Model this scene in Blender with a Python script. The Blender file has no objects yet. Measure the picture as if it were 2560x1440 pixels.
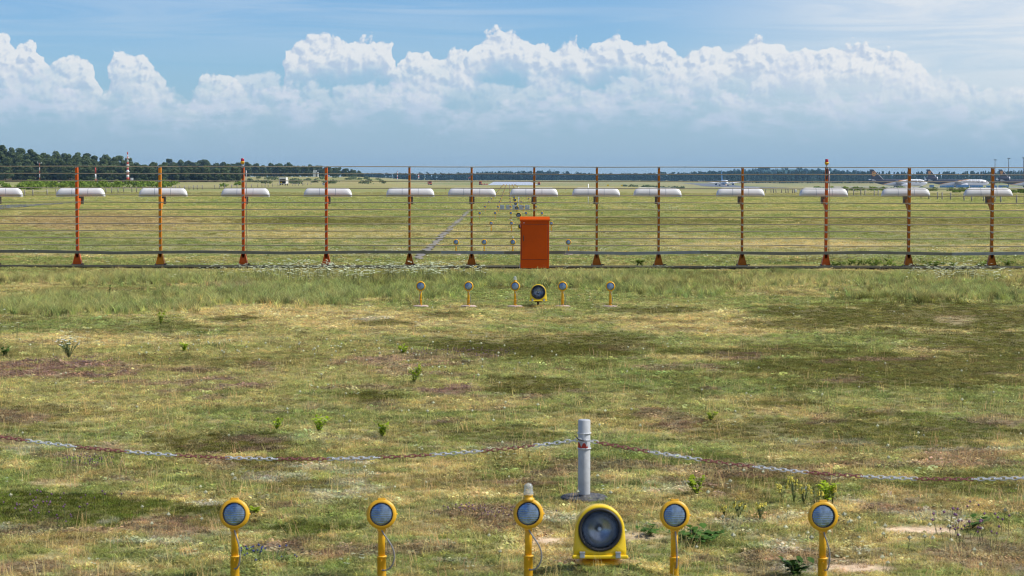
import bpy, math, random
import numpy as np
from mathutils import Vector, Matrix, Quaternion
R = math.radians
random.seed(7); rng = np.random.default_rng(7)
sc = bpy.context.scene
col = sc.collection

# ------------------------------------------------------------------ camera
F = 5208.0; CX, CY = 1280.0, 720.0; VX, HY = 1272.0, 443.0; CAMZ = 2.75
yaw = math.atan((CX-VX)/F); pit = math.atan((CY-HY)/F); ROLL = 0.0014
fwd = Vector((math.sin(yaw)*math.cos(pit), math.cos(yaw)*math.cos(pit), -math.sin(pit)))
rgt0 = Vector((math.cos(yaw), -math.sin(yaw), 0)); up0 = rgt0.cross(fwd)
rgt = rgt0*math.cos(ROLL) + up0*math.sin(ROLL); upv = rgt.cross(fwd)
camd = bpy.data.cameras.new('camera'); cam = bpy.data.objects.new('camera', camd); col.objects.link(cam)
camd.sensor_width = 36; camd.lens = 36*F/2560
camd.clip_start = 0.1; camd.clip_end = 150000
M = Matrix((rgt, upv, -fwd)).transposed().to_4x4(); M.translation = (0, 0, CAMZ)
cam.matrix_world = M
camd.dof.use_dof = True; camd.dof.focus_distance = 60; camd.dof.aperture_fstop = 7.1
sc.camera = cam
CAMP = Vector((0, 0, CAMZ))
def ray(px, py): return fwd*F + rgt*(px-CX) + upv*(CY-py)
def at(px, py, Y):
    d = ray(px, py); return CAMP + d*(Y/d.y)
def gp(px, py, z=0.0):
    d = ray(px, py); return CAMP + d*((z-CAMZ)/d.z)

# ------------------------------------------------------------------ world, sun, exposure
SUN_AZ, SUN_EL = R(92), R(50)
w = bpy.data.worlds.new('World'); sc.world = w; w.use_nodes = True
nt = w.node_tree; N = nt.nodes; L = nt.links; N.clear()
def nd(t, **k):
    n = N.new(t)
    for a, b in k.items():
        if a == 'i':
            for q, v in b.items(): n.inputs[q].default_value = v
        else: setattr(n, a, b)
    return n
def wmath(op, a, b=None, c=None, clamp=False):
    n = N.new('ShaderNodeMath'); n.operation = op; n.use_clamp = clamp
    for i, v in enumerate((a, b, c)):
        if v is None: continue
        if isinstance(v, (int, float)): n.inputs[i].default_value = v
        else: L.new(v, n.inputs[i])
    return n.outputs[0]
def wmap(v, a, b, c, d):
    n = N.new('ShaderNodeMapRange'); n.interpolation_type = 'SMOOTHSTEP'
    L.new(v, n.inputs[0])
    for i, q in enumerate((a, b, c, d)): n.inputs[i+1].default_value = q
    return n.outputs[0]
def wmix(f, a, b, mode='MIX'):
    n = N.new('ShaderNodeMix'); n.data_type = 'RGBA'; n.blend_type = mode
    for i, v in ((0, f), (6, a), (7, b)):
        if isinstance(v, (int, float)): n.inputs[i].default_value = v
        elif isinstance(v, tuple): n.inputs[i].default_value = v
        else: L.new(v, n.inputs[i])
    return n.outputs[2]
sky = nd('ShaderNodeTexSky', sky_type='NISHITA', sun_disc=False, sun_elevation=SUN_EL, sun_rotation=SUN_AZ,
         air_density=1.0, dust_density=0.25, ozone_density=2.2, altitude=100)
tc = nd('ShaderNodeTexCoord'); sp = nd('ShaderNodeSeparateXYZ'); L.new(tc.outputs['Generated'], sp.inputs[0])
az = wmath('ARCTAN2', sp.outputs[0], sp.outputs[1]); el = wmath('ARCSINE', sp.outputs[2])
def wvec(x, y, z=0.0):
    n = N.new('ShaderNodeCombineXYZ')
    for i, v in enumerate((x, y, z)):
        if isinstance(v, (int, float)): n.inputs[i].default_value = v
        else: L.new(v, n.inputs[i])
    return n.outputs[0]
def wnoise(vec, scale, detail, rough, dist=0.0):
    n = nd('ShaderNodeTexNoise', noise_dimensions='2D', i={'Scale': scale, 'Detail': detail, 'Roughness': rough, 'Distortion': dist})
    L.new(vec, n.inputs['Vector']); return n.outputs['Fac']
SKYT = (0.60, 0.865, 1.24, 1)
# cooler, deeper tone than the raw model gives this close to the horizon
skyc = wmix(1.0, sky.outputs[0], SKYT, 'MULTIPLY')
skyc = wmix(wmap(el, 0.0, 0.06, 0.65, 0.0), skyc, (3.6, 5.1, 6.9, 1))     # paler air low down
# pale veil of high cirrus, streaked along the wind
st = wvec(wmath('ADD', wmath('MULTIPLY', az, 3.0), wmath('MULTIPLY', el, 9.0)), wmath('MULTIPLY', el, 44.0), 3.1)
c1 = wnoise(st, 2.2, 6, 0.62, 0.6)
c2 = wnoise(wvec(wmath('MULTIPLY', az, 2.0), wmath('MULTIPLY', el, 5.0), 1.7), 1.9, 3, 0.5)
cov = wmath('ADD', wmath('MULTIPLY', c1, 0.7), wmath('MULTIPLY', c2, 0.5))
cirrus = wmath('MULTIPLY', wmap(cov, 0.52, 0.80, 0.0, 1.0), wmap(el, 0.040, 0.085, 0.0, 1.0))
side = wmap(az, 0.05, 0.22, 0.25, 1.0)
veil = wmath('MULTIPLY', wmath('MULTIPLY', wmap(az, 0.03, 0.20, 0.0, 0.95), wmap(c2, 0.30, 0.62, 0.55, 1.0)), wmap(el, 0.012, 0.05, 0.0, 1.0))
veil = wmath('MULTIPLY', veil, wmap(c1, 0.34, 0.62, 0.72, 1.05))
cir = wmath('MAXIMUM', wmath('MULTIPLY', cirrus, side), veil)
HI = (8.6, 8.7, 8.8, 1); 
skyc = wmix(wmath('MULTIPLY', cir, 0.80), skyc, HI)
# cumulus: heaps whose skyline follows azimuth, billowed by cell noise and lit from the sun's side; mirrored on round the horizon
UX = wmath('MULTIPLY', az, F/100); UY = wmath('MULTIPLY', el, F/100)     # units of a hundred picture pixels
def heap(skyc, prof, seed, amp, lit, shd, top_op, depth, base, edge=0.05, cells=True):
    fc = N.new('ShaderNodeFloatCurve'); cu = fc.mapping.curves[0]; pts = sorted(prof)
    xs = [(math.atan((x-VX)/F)+0.30)/0.60 for x, _ in pts]; ys = [(HY-y)/500.0 for _, y in pts]
    while len(cu.points) < len(xs): cu.points.new(0.5, 0.5)
    for q, x, y in zip(cu.points, xs, ys): q.location = (x, y); q.handle_type = 'AUTO'
    fc.mapping.use_clip = False; fc.mapping.update()
    def field(dx, dy):
        vx = wmath('ADD', UX, dx); vy = wmath('ADD', UY, dy)
        wn = wnoise(wvec(wmath('ADD', vx, seed*3.0), vy), 1.6, 2, 0.5)
        if cells:
            vo = nd('ShaderNodeTexVoronoi', voronoi_dimensions='2D', feature='SMOOTH_F1', i={'Scale': 1.7, 'Detail': 3.0, 'Roughness': 0.52, 'Lacunarity': 2.2, 'Smoothness': 0.3, 'Randomness': 0.95})
            L.new(wvec(wmath('ADD', wmath('ADD', vx, seed*5.0), wmath('MULTIPLY', wn, 0.25)), wmath('ADD', vy, wmath('MULTIPLY', wn, 0.2))), vo.inputs['Vector'])
            B = wmath('SUBTRACT', 0.72, vo.outputs['Distance'])
        else: B = wmath('ADD', wnoise(wvec(wmath('ADD', vx, seed*5.0), wmath('MULTIPLY', vy, 1.5)), 2.4, 4, 0.6), -0.14)
        xw = wmath('ADD', wmath('DIVIDE', vx, F/100), wmath('MULTIPLY', wmath('SUBTRACT', wn, 0.5), 0.012))
        u = wmath('DIVIDE', wmath('PINGPONG', wmath('ADD', xw, 0.30), 0.60), 0.60); L2 = N.new('ShaderNodeFloatCurve')
        fc2 = fc if (dx, dy) == (0, 0) else None
        if fc2 is None:
            fc2 = N.new('ShaderNodeFloatCurve'); c2_ = fc2.mapping.curves[0]
            while len(c2_.points) < len(xs): c2_.points.new(0.5, 0.5)
            for q, x, y in zip(c2_.points, xs, ys): q.location = (x, y); q.handle_type = 'AUTO'
            fc2.mapping.use_clip = False; fc2.mapping.update()
        N.remove(L2); L.new(u, fc2.inputs['Value']); T = wmath('MULTIPLY', fc2.outputs[0], 5.0)
        D = wmath('ADD', wmath('SUBTRACT', T, vy), wmath('MULTIPLY', wmath('SUBTRACT', B, 0.36), wmath('MULTIPLY', wmath('ADD', 0.25, wmath('MULTIPLY', wn, 1.5)), amp)))
        Hh = wmath('ADD', wmath('MULTIPLY', wmath('MINIMUM', D, 0.55), 0.55), wmath('MULTIPLY', B, 0.42))
        return D, Hh
    D, H0 = field(0.0, 0.0); H1 = field(0.075, 0.085)[1] if cells else wmath('ADD', H0, -0.02)
    al = wmath('MULTIPLY', wmap(D, 0.0, edge, 0.0, 1.0), wmap(D, depth*0.45, depth, top_op, 0.0))
    bn = wnoise(wvec(wmath('ADD', UX, seed*9.0), wmath('MULTIPLY', UY, 2.2)), 0.9, 4, 0.6)
    al = wmath('MULTIPLY', al, wmap(wmath('ADD', el, wmath('MULTIPLY', wmath('SUBTRACT', bn, 0.5), 0.030)), (HY-base[1])/F, (HY-base[0])/F, 0.0, 1.0))
    if not cells: al = wmath('MULTIPLY', al, wmap(wnoise(wvec(wmath('ADD', UX, 31.0), wmath('MULTIPLY', UY, 2.4)), 1.3, 5, 0.62), 0.36, 0.62, 0.12, 1.0))
    sh = wmath('ADD', 0.60, wmath('MULTIPLY', wmath('SUBTRACT', H0, H1), 3.0))
    sh = wmath('SUBTRACT', sh, wmap(D, 0.25, depth, 0.0, 0.55), clamp=True)
    return wmix(al, skyc, wmix(wmap(sh, 0.05, 0.95, 0.0, 1.0), shd, lit))
LIT = (8.7, 8.75, 8.8, 1); SHD = (5.3, 6.2, 7.6, 1)
MAIN = [(-290, 190), (-200, 120), (-60, 110), (0, 90), (22, 100), (38, 122), (60, 98), (95, 95), (112, 138), (130, 152), (150, 140), (180, 134), (212, 142), (234, 168), (252, 240), (264, 240), (274, 142), (300, 125), (345, 130), (372, 135), (390, 160), (420, 190), (445, 225), (475, 240), (496, 215), (510, 170), (540, 168), (552, 180), (575, 174), (592, 190), (606, 215), (620, 245), (704, 245), (716, 128), (728, 106), (748, 90), (785, 82), (815, 77), (855, 81), (880, 84), (905, 75), (935, 72), (966, 76), (980, 98), (992, 145), (1002, 172), (1010, 130), (1018, 116), (1045, 112), (1072, 114), (1088, 136), (1110, 116), (1140, 101), (1166, 113), (1178, 132), (1186, 102), (1202, 80), (1230, 63), (1258, 57), (1290, 72), (1312, 82), (1345, 90), (1370, 96), (1386, 108), (1402, 95), (1422, 85), (1440, 89), (1454, 106), (1475, 94), (1515, 81), (1545, 76), (1580, 86), (1600, 98), (1645, 88), (1668, 102), (1702, 124), (1735, 112), (1800, 104), (1840, 104), (1866, 96), (1880, 82), (1910, 98), (1938, 94), (1960, 112), (2050, 118), (2082, 104), (2180, 106), (2232, 120), (2272, 138), (2302, 154), (2325, 185), (2380, 205), (2500, 215), (2620, 190), (2830, 150)]
FRONT = [(-290, 240), (0, 150), (40, 170), (90, 150), (120, 180), (160, 205), (260, 215), (300, 190), (350, 200), (420, 212), (470, 230), (500, 208), (560, 215), (578, 215), (588, 162), (604, 160), (622, 170), (642, 160), (672, 163), (692, 160), (708, 185), (740, 195), (790, 190), (850, 205), (930, 180), (990, 195), (1020, 190), (1060, 178), (1090, 195), (1112, 178), (1142, 160), (1172, 170), (1200, 186), (1240, 196), (1300, 190), (1322, 168), (1360, 166), (1400, 182), (1440, 196), (1480, 205), (1532, 176), (1562, 168), (1600, 180), (1642, 166), (1682, 172), (1720, 156), (1760, 150), (1778, 182), (1800, 200), (1850, 215), (1872, 200), (1886, 168), (1904, 162), (1922, 140), (1942, 118), (1958, 108), (1980, 106), (2000, 115), (2018, 134), (2034, 162), (2054, 188), (2074, 205), (2120, 230), (2180, 225), (2202, 182), (2232, 162), (2262, 160), (2292, 172), (2332, 172), (2352, 168), (2382, 188), (2422, 198), (2460, 212), (2560, 205), (2830, 230)]
LOW = [(-290, 230), (0, 225), (60, 212), (130, 210), (190, 222), (250, 250), (340, 245), (400, 238), (470, 250), (520, 232), (600, 250), (690, 205), (740, 222), (800, 250), (900, 215), (960, 208), (1020, 205), (1070, 215), (1110, 235), (1150, 258), (1230, 262), (1290, 240), (1350, 245), (1420, 215), (1470, 222), (1540, 222), (1620, 232), (1680, 208), (1712, 215), (1740, 240), (1810, 222), (1870, 240), (1990, 245), (2080, 240), (2160, 222), (2250, 235), (2340, 255), (2390, 252), (2440, 285), (2560, 270), (2830, 260)]
skyc = heap(skyc, MAIN, 2.3, 0.30, LIT, SHD, 0.84, 1.4, (150, 320), 0.08)
skyc = heap(skyc, LOW, 7.9, 0.75, (6.9, 7.4, 8.4, 1), (5.0, 6.1, 7.9, 1), 0.80, 1.5, (225, 400), 0.22, False)
skyc = heap(skyc, FRONT, 5.1, 0.34, (8.0, 8.3, 8.7, 1), (5.3, 6.3, 7.8, 1), 0.62, 1.3, (170, 340), 0.18)
bg = nd('ShaderNodeBackground', i={'Strength': 0.1}); L.new(skyc, bg.inputs[0])
wo = nd('ShaderNodeOutputWorld'); L.new(bg.outputs[0], wo.inputs[0])
S = Vector((math.sin(SUN_AZ)*math.cos(SUN_EL), math.cos(SUN_AZ)*math.cos(SUN_EL), math.sin(SUN_EL)))
sd = bpy.data.lights.new('sun', 'SUN'); so = bpy.data.objects.new('sun', sd); col.objects.link(so)
sd.energy = 4.7; sd.angle = R(0.53); sd.color = (1.0, 0.955, 0.88)
so.rotation_euler = S.to_track_quat('Z', 'Y').to_euler(); so.location = S*300
sc.view_settings.view_transform = 'Standard'; sc.view_settings.look = 'None'
sc.view_settings.gamma = 1; sc.view_settings.exposure = 0.0; sc.view_settings.use_curve_mapping = False
sc.cycles.transparent_max_bounces = 24; sc.cycles.max_bounces = 6; sc.cycles.volume_bounces = 0
sc.cycles.use_denoising = True; sc.cycles.filter_width = 1.1

# ------------------------------------------------------------------ helpers
def tag(o, label=None, cat=None, group=None, kind=None):
    for k, v in (('label', label), ('category', cat), ('group', group), ('kind', kind)):
        if v: o[k] = v
    return o
def empty(name, loc, rz=0):
    o = bpy.data.objects.new(name, None); o.empty_display_size = 0.2; col.objects.link(o)
    o.location = loc; o.rotation_euler = (0, 0, rz); return o
def link_mesh(name, me, parent=None, loc=(0, 0, 0)):
    o = bpy.data.objects.new(name, me); col.objects.link(o); o.parent = parent; o.location = loc; return o
def copy_tree(o, parent=None):
    c = o.copy(); col.objects.link(c); c.parent = parent
    for ch in o.children: copy_tree(ch, c)
    return c
class MB:
    def __init__(s): s.v = []; s.f = []; s.sm = []
    def add(s, vs, fs, smooth=False):
        b = len(s.v); s.v += [tuple(v) for v in vs]
        s.f += [tuple(b+i for i in f) for f in fs]; s.sm += [smooth]*len(fs); return s
    def box(s, c, d, rot=None, bev=0.0):
        x, y, z = d[0]/2, d[1]/2, d[2]/2
        if bev > 0:
            b = bev; vs = []; idx = {}
            for sx in (-1, 1):
                for sy in (-1, 1):
                    for sz in (-1, 1):
                        for k in range(3):
                            p = [sx*x, sy*y, sz*z]
                            for j in range(3):
                                if j != k: p[j] -= (sx, sy, sz)[j]*b
                            idx[(sx, sy, sz, k)] = len(vs); vs.append(p)
            fs = []
            for k in range(3):
                a, c2 = (k+1) % 3, (k+2) % 3
                for sg in (-1, 1):
                    q = []
                    for (i, j) in ((-1, -1), (1, -1), (1, 1), (-1, 1)):
                        t = [0, 0, 0]; t[k] = sg; t[a] = i; t[c2] = j; q.append(idx[(*t, k)])
                    fs.append(q if sg > 0 else q[::-1])
            for k in range(3):
                a, c2 = (k+1) % 3, (k+2) % 3
                for i in (-1, 1):
                    for j in (-1, 1):
                        t0 = [0, 0, 0]; t1 = [0, 0, 0]
                        t0[k] = -1; t1[k] = 1; t0[a] = t1[a] = i; t0[c2] = t1[c2] = j
                        q = [idx[(*t0, a)], idx[(*t1, a)], idx[(*t1, c2)], idx[(*t0, c2)]]
                        fs.append(q if i*j < 0 else q[::-1])
            for sx in (-1, 1):
                for sy in (-1, 1):
                    for sz in (-1, 1):
                        q = [idx[(sx, sy, sz, k)] for k in range(3)]
                        fs.append(q if sx*sy*sz > 0 else q[::-1])
        else:
            vs = [(-x, -y, -z), (x, -y, -z), (x, y, -z), (-x, y, -z), (-x, -y, z), (x, -y, z), (x, y, z), (-x, y, z)]
            fs = [(0, 3, 2, 1), (4, 5, 6, 7), (0, 1, 5, 4), (1, 2, 6, 5), (2, 3, 7, 6), (3, 0, 4, 7)]
        c = Vector(c); vs = [Vector(v) for v in vs]
        if rot is not None: vs = [rot @ v for v in vs]
        return s.add([v+c for v in vs], fs)
    def tube(s, pts, r, n=8, caps=True, smooth=True):
        pts = [Vector(p) for p in pts]; rs = r if isinstance(r, (list, tuple)) else [r]*len(pts)
        vs = []; fs = []; ref = None
        for i, p in enumerate(pts):
            t = (pts[min(i+1, len(pts)-1)] - pts[max(i-1, 0)]).normalized()
            if ref is None: ref = Vector((0, 0, 1)) if abs(t.z) < 0.9 else Vector((1, 0, 0))
            a = t.cross(ref).normalized(); b = a.cross(t).normalized(); ref = b
            for k in range(n):
                q = 2*math.pi*k/n; vs.append(p + (a*math.cos(q) + b*math.sin(q))*rs[i])
        for i in range(len(pts)-1):
            for k in range(n):
                k2 = (k+1) % n; fs.append((i*n+k2, i*n+k, (i+1)*n+k, (i+1)*n+k2))
        s.add(vs, fs, smooth)
        if caps:
            b = len(s.v) - len(vs)
            s.f.append(tuple(b+k for k in range(n))); s.sm.append(False)
            s.f.append(tuple(b+(len(pts)-1)*n+n-1-k for k in range(n))); s.sm.append(False)
        return s
    def lathe(s, prof, o=(0, 0, 0), axis='Z', n=24, smooth=True):
        o = Vector(o); vs = []; fs = []
        ax = {'Z': (Vector((1, 0, 0)), Vector((0, 1, 0)), Vector((0, 0, 1))), 'Y': (Vector((1, 0, 0)), Vector((0, 0, -1)), Vector((0, 1, 0))),
              'X': (Vector((0, 1, 0)), Vector((0, 0, 1)), Vector((1, 0, 0)))}[axis]
        for (r, h) in prof:
            for k in range(n):
                q = 2*math.pi*k/n; vs.append(o + (ax[0]*math.cos(q)+ax[1]*math.sin(q))*r + ax[2]*h)
        for i in range(len(prof)-1):
            for k in range(n):
                k2 = (k+1) % n; fs.append((i*n+k, i*n+k2, (i+1)*n+k2, (i+1)*n+k))
        return s.add(vs, fs, smooth)
    def loft(s, rings, caps=True, smooth=False):
        n = len(rings[0]); vs = [p for r_ in rings for p in r_]; fs = []
        for i in range(len(rings)-1):
            for k in range(n):
                k2 = (k+1) % n; fs.append((i*n+k, i*n+k2, (i+1)*n+k2, (i+1)*n+k))
        s.add(vs, fs, smooth)
        if caps:
            b = len(s.v)-len(vs)
            s.f.append(tuple(b+n-1-k for k in range(n))); s.sm.append(False)
            s.f.append(tuple(b+(len(rings)-1)*n+k for k in range(n))); s.sm.append(False)
        return s
    def mesh(s, name, mat):
        me = bpy.data.meshes.new(name); me.from_pydata(s.v, [], s.f)
        me.polygons.foreach_set('use_smooth', s.sm)
        if mat: me.materials.append(mat)
        me.update(); return me
    def build(s, name, mat, parent=None, loc=(0, 0, 0)): return link_mesh(name, s.mesh(name, mat), parent, loc)
def np_mesh(name, v, f, mat, smooth=False):
    v = np.asarray(v, np.float32); f = np.asarray(f, np.int32); k = f.shape[1]
    me = bpy.data.meshes.new(name)
    me.vertices.add(len(v)); me.vertices.foreach_set('co', v.ravel())
    me.loops.add(f.size); me.loops.foreach_set('vertex_index', f.ravel())
    me.polygons.add(len(f)); me.polygons.foreach_set('loop_start', np.arange(0, f.size, k, dtype=np.int32))
    me.update(calc_edges=True); me.validate()
    me.polygons.foreach_set('use_smooth', np.full(len(me.polygons), smooth))
    if mat: me.materials.append(mat)
    return me
def col_attr(me, c, name='col'):
    a = me.attributes.new(name, 'FLOAT_COLOR', 'POINT'); c = np.asarray(c, np.float32)
    if c.shape[1] == 3: c = np.concatenate([c, np.ones((len(c), 1), np.float32)], 1)
    a.data.foreach_set('color', c.ravel())

# ------------------------------------------------------------------ materials
def mat(name, c, rough=0.6, metal=0.0, var=0.12, scale=6.0, bump=0.0, bscale=40.0, c2=None, th=(0.45, 0.65), coat=0.0, spec=0.5, trans=0.0, coords='Object', rnd=0.0, ior=None):
    m = bpy.data.materials.new(name); m.use_nodes = True; t = m.node_tree; n = t.nodes; l = t.links
    p = n['Principled BSDF']; p.inputs['Roughness'].default_value = rough; p.inputs['Metallic'].default_value = metal
    p.inputs['Coat Weight'].default_value = coat; p.inputs['Specular IOR Level'].default_value = spec
    p.inputs['Transmission Weight'].default_value = trans
    if ior: p.inputs['IOR'].default_value = ior
    tcn = n.new('ShaderNodeTexCoord'); no = n.new('ShaderNodeTexNoise')
    no.inputs['Scale'].default_value = scale; no.inputs['Detail'].default_value = 6; no.inputs['Roughness'].default_value = 0.6
    l.new(tcn.outputs[coords], no.inputs['Vector'])
    rp = n.new('ShaderNodeMapRange'); l.new(no.outputs['Fac'], rp.inputs[0])
    rp.inputs[1].default_value = 0.25; rp.inputs[2].default_value = 0.75; rp.inputs[3].default_value = 1-var; rp.inputs[4].default_value = 1+var
    mx = n.new('ShaderNodeMix'); mx.data_type = 'RGBA'; mx.blend_type = 'MULTIPLY'; mx.inputs[0].default_value = 1
    mx.inputs[6].default_value = (*c, 1); l.new(rp.outputs[0], mx.inputs[7]); out = mx.outputs[2]
    if c2 is not None:
        n2 = n.new('ShaderNodeTexNoise'); n2.inputs['Scale'].default_value = scale*2.3; n2.inputs['Detail'].default_value = 8; n2.inputs['Roughness'].default_value = 0.65
        l.new(tcn.outputs[coords], n2.inputs['Vector'])
        r2 = n.new('ShaderNodeMapRange'); r2.interpolation_type = 'SMOOTHSTEP'; l.new(n2.outputs['Fac'], r2.inputs[0])
        r2.inputs[1].default_value, r2.inputs[2].default_value = th
        m2 = n.new('ShaderNodeMix'); m2.data_type = 'RGBA'; l.new(r2.outputs[0], m2.inputs[0]); l.new(out, m2.inputs[6]); m2.inputs[7].default_value = (*c2, 1); out = m2.outputs[2]
    if rnd > 0:
        oi = n.new('ShaderNodeObjectInfo'); r3 = n.new('ShaderNodeMapRange'); l.new(oi.outputs['Random'], r3.inputs[0])
        r3.inputs[3].default_value = 1-rnd; r3.inputs[4].default_value = 1+rnd
        m3 = n.new('ShaderNodeMix'); m3.data_type = 'RGBA'; m3.blend_type = 'MULTIPLY'; m3.inputs[0].default_value = 1
        l.new(out, m3.inputs[6]); l.new(r3.outputs[0], m3.inputs[7]); out = m3.outputs[2]
    l.new(out, p.inputs['Base Color'])
    if bump > 0:
        nb = n.new('ShaderNodeTexNoise'); nb.inputs['Scale'].default_value = bscale; nb.inputs['Detail'].default_value = 5
        l.new(tcn.outputs[coords], nb.inputs['Vector']); b = n.new('ShaderNodeBump'); b.inputs['Strength'].default_value = bump; b.inputs['Distance'].default_value = 0.01
        l.new(nb.outputs['Fac'], b.inputs['Height']); l.new(b.outputs[0], p.inputs['Normal'])
    return m
def attr_mat(name, kind, rough=0.8, var=0.18, scale=3.0, transl=0.0, spec=0.2, bump=0.0, bscale=30.0):
    """colour read from the 'col' attribute of the mesh ('GEOMETRY') or of the instance ('INSTANCER')"""
    m = bpy.data.materials.new(name); m.use_nodes = True; t = m.node_tree; n = t.nodes; l = t.links
    p = n['Principled BSDF']; p.inputs['Roughness'].default_value = rough; p.inputs['Specular IOR Level'].default_value = spec
    a = n.new('ShaderNodeAttribute'); a.attribute_name = 'col'; a.attribute_type = kind
    g = n.new('ShaderNodeNewGeometry'); no = n.new('ShaderNodeTexNoise'); no.inputs['Scale'].default_value = scale; no.inputs['Detail'].default_value = 5
    l.new(g.outputs['Position'], no.inputs['Vector'])
    r1 = n.new('ShaderNodeMapRange'); l.new(no.outputs['Fac'], r1.inputs[0]); r1.inputs[1].default_value = 0.25; r1.inputs[2].default_value = 0.75
    r1.inputs[3].default_value = 1-var; r1.inputs[4].default_value = 1+var
    x = n.new('ShaderNodeMix'); x.data_type = 'RGBA'; x.blend_type = 'MULTIPLY'; x.inputs[0].default_value = 1
    l.new(a.outputs['Color'], x.inputs[6]); l.new(r1.outputs[0], x.inputs[7]); c = x.outputs[2]
    if kind == 'INSTANCER':
        b = n.new('ShaderNodeAttribute'); b.attribute_name = 'tint'; b.attribute_type = 'GEOMETRY'
        y = n.new('ShaderNodeMix'); y.data_type = 'RGBA'; y.blend_type = 'MULTIPLY'; y.inputs[0].default_value = 1
        l.new(c, y.inputs[6]); l.new(b.outputs['Color'], y.inputs[7]); c = y.outputs[2]
    l.new(c, p.inputs['Base Color'])
    if bump > 0:
        nb = n.new('ShaderNodeTexNoise'); nb.inputs['Scale'].default_value = bscale; nb.inputs['Detail'].default_value = 6; nb.inputs['Roughness'].default_value = 0.65
        l.new(g.outputs['Position'], nb.inputs['Vector']); bb = n.new('ShaderNodeBump'); bb.inputs['Strength'].default_value = bump; bb.inputs['Distance'].default_value = 0.03
        l.new(nb.outputs['Fac'], bb.inputs['Height']); l.new(bb.outputs[0], p.inputs['Normal'])
    if transl > 0:
        tr = n.new('ShaderNodeBsdfTranslucent'); l.new(c, tr.inputs[0]); ms = n.new('ShaderNodeMixShader'); ms.inputs[0].default_value = transl
        l.new(p.outputs[0], ms.inputs[1]); l.new(tr.outputs[0], ms.inputs[2]); l.new(ms.outputs[0], n['Material Output'].inputs[0])
    return m
MT = {}
MT['lamp_yellow'] = mat('lamp_yellow', (0.78, 0.42, 0.014), 0.45, var=0.12, scale=14, c2=(0.42, 0.22, 0.03), th=(0.62, 0.80), bump=0.05, bscale=60)
MT['hood_yellow'] = mat('hood_yellow', (0.85, 0.58, 0.012), 0.4, var=0.06, scale=8, c2=(0.55, 0.36, 0.03), th=(0.66, 0.85))
MT['rubber'] = mat('rubber', (0.018, 0.018, 0.02), 0.55, var=0.2)
MT['cable'] = mat('cable', (0.24, 0.24, 0.24), 0.5, var=0.15, scale=20)
MT['steel'] = mat('steel', (0.42, 0.44, 0.47), 0.4, metal=0.6, var=0.2, scale=12)
MT['dark_steel'] = mat('dark_steel', (0.06, 0.055, 0.05), 0.6, metal=0.4, var=0.3, scale=15, c2=(0.14, 0.08, 0.05))
MT['lens'] = mat('lens', (0.28, 0.37, 0.48), 0.18, metal=0.95, var=0.45, scale=26)
MT['reflector'] = mat('reflector', (0.34, 0.37, 0.42), 0.22, metal=1.0, var=0.3, scale=7)
MT['bulb'] = mat('bulb', (0.55, 0.62, 0.72), 0.1, metal=0.4, var=0.1)
MT['clear_glass'] = mat('clear_glass', (0.95, 0.97, 1.0), 0.02, var=0.0, trans=1.0, ior=1.15)
MT['globe'] = mat('globe', (0.80, 0.86, 0.92), 0.18, var=0.06, trans=0.75, ior=1.3)
MT['pad'] = mat('pad', (0.46, 0.38, 0.33), 0.9, var=0.25, scale=12, c2=(0.45, 0.17, 0.10), th=(0.5, 0.62), bump=0.3)
MT['post_red'] = mat('post_red', (0.63, 0.105, 0.008), 0.5, var=0.18, scale=9, c2=(0.30, 0.075, 0.03), th=(0.58, 0.80), spec=0.22)
MT['post_amber'] = mat('post_amber', (0.70, 0.24, 0.008), 0.5, var=0.18, scale=9, c2=(0.34, 0.12, 0.02), th=(0.58, 0.80), spec=0.22)
MT['post_brown'] = mat('post_brown', (0.43, 0.128, 0.004), 0.55, var=0.2, scale=9, c2=(0.26, 0.085, 0.03), th=(0.52, 0.75), spec=0.22)
MT['rod'] = mat('rod', (0.30, 0.255, 0.18), 0.5, var=0.18, scale=1.2, coords='Object', c2=(0.14, 0.12, 0.09), th=(0.60, 0.70))
MT['duct_olive'] = mat('duct_olive', (0.17, 0.165, 0.12), 0.55, metal=0.2, var=0.2, scale=5)
MT['duct_grey'] = mat('duct_grey', (0.23, 0.25, 0.25), 0.5, metal=0.3, var=0.2, scale=5)
MT['radome'] = mat('radome', (0.72, 0.72, 0.725), 0.4, var=0.07, scale=3, c2=(0.50, 0.50, 0.49), th=(0.56, 0.90), rnd=0.05)
MT['box_grey'] = mat('box_grey', (0.17, 0.16, 0.13), 0.6, var=0.15)
MT['cabinet'] = mat('cabinet', (0.58, 0.078, 0.001), 0.6, var=0.07, scale=3, c2=(0.44, 0.068, 0.006), th=(0.56, 0.82), spec=0.12)
MT['box_pale'] = mat('box_pale', (0.33, 0.37, 0.43), 0.6, var=0.1)
MT['kerb'] = mat('kerb', (0.020, 0.019, 0.018), 0.95, var=0.4, scale=8, bump=0.4, c2=(0.07, 0.065, 0.055), th=(0.58, 0.75))
MT['red_glass'] = mat('red_glass', (0.42, 0.008, 0.03), 0.12, var=0.1, coat=0.4)
MT['white_post'] = mat('white_post', (0.42, 0.44, 0.46), 0.5, var=0.2, scale=9, c2=(0.30, 0.32, 0.35), th=(0.52, 0.80), bump=0.1)
MT['red_tape'] = mat('red_tape', (0.42, 0.03, 0.015), 0.5, var=0.2)
MT['link_white'] = mat('link_white', (0.60, 0.62, 0.65), 0.4, var=0.12, scale=20)
MT['link_red'] = mat('link_red', (0.27, 0.088, 0.072), 0.5, var=0.15, scale=20)
MT['base_rubber'] = mat('base_rubber', (0.055, 0.056, 0.06), 0.7, var=0.3, scale=14, c2=(0.16, 0.16, 0.16), th=(0.5, 0.66))
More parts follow.
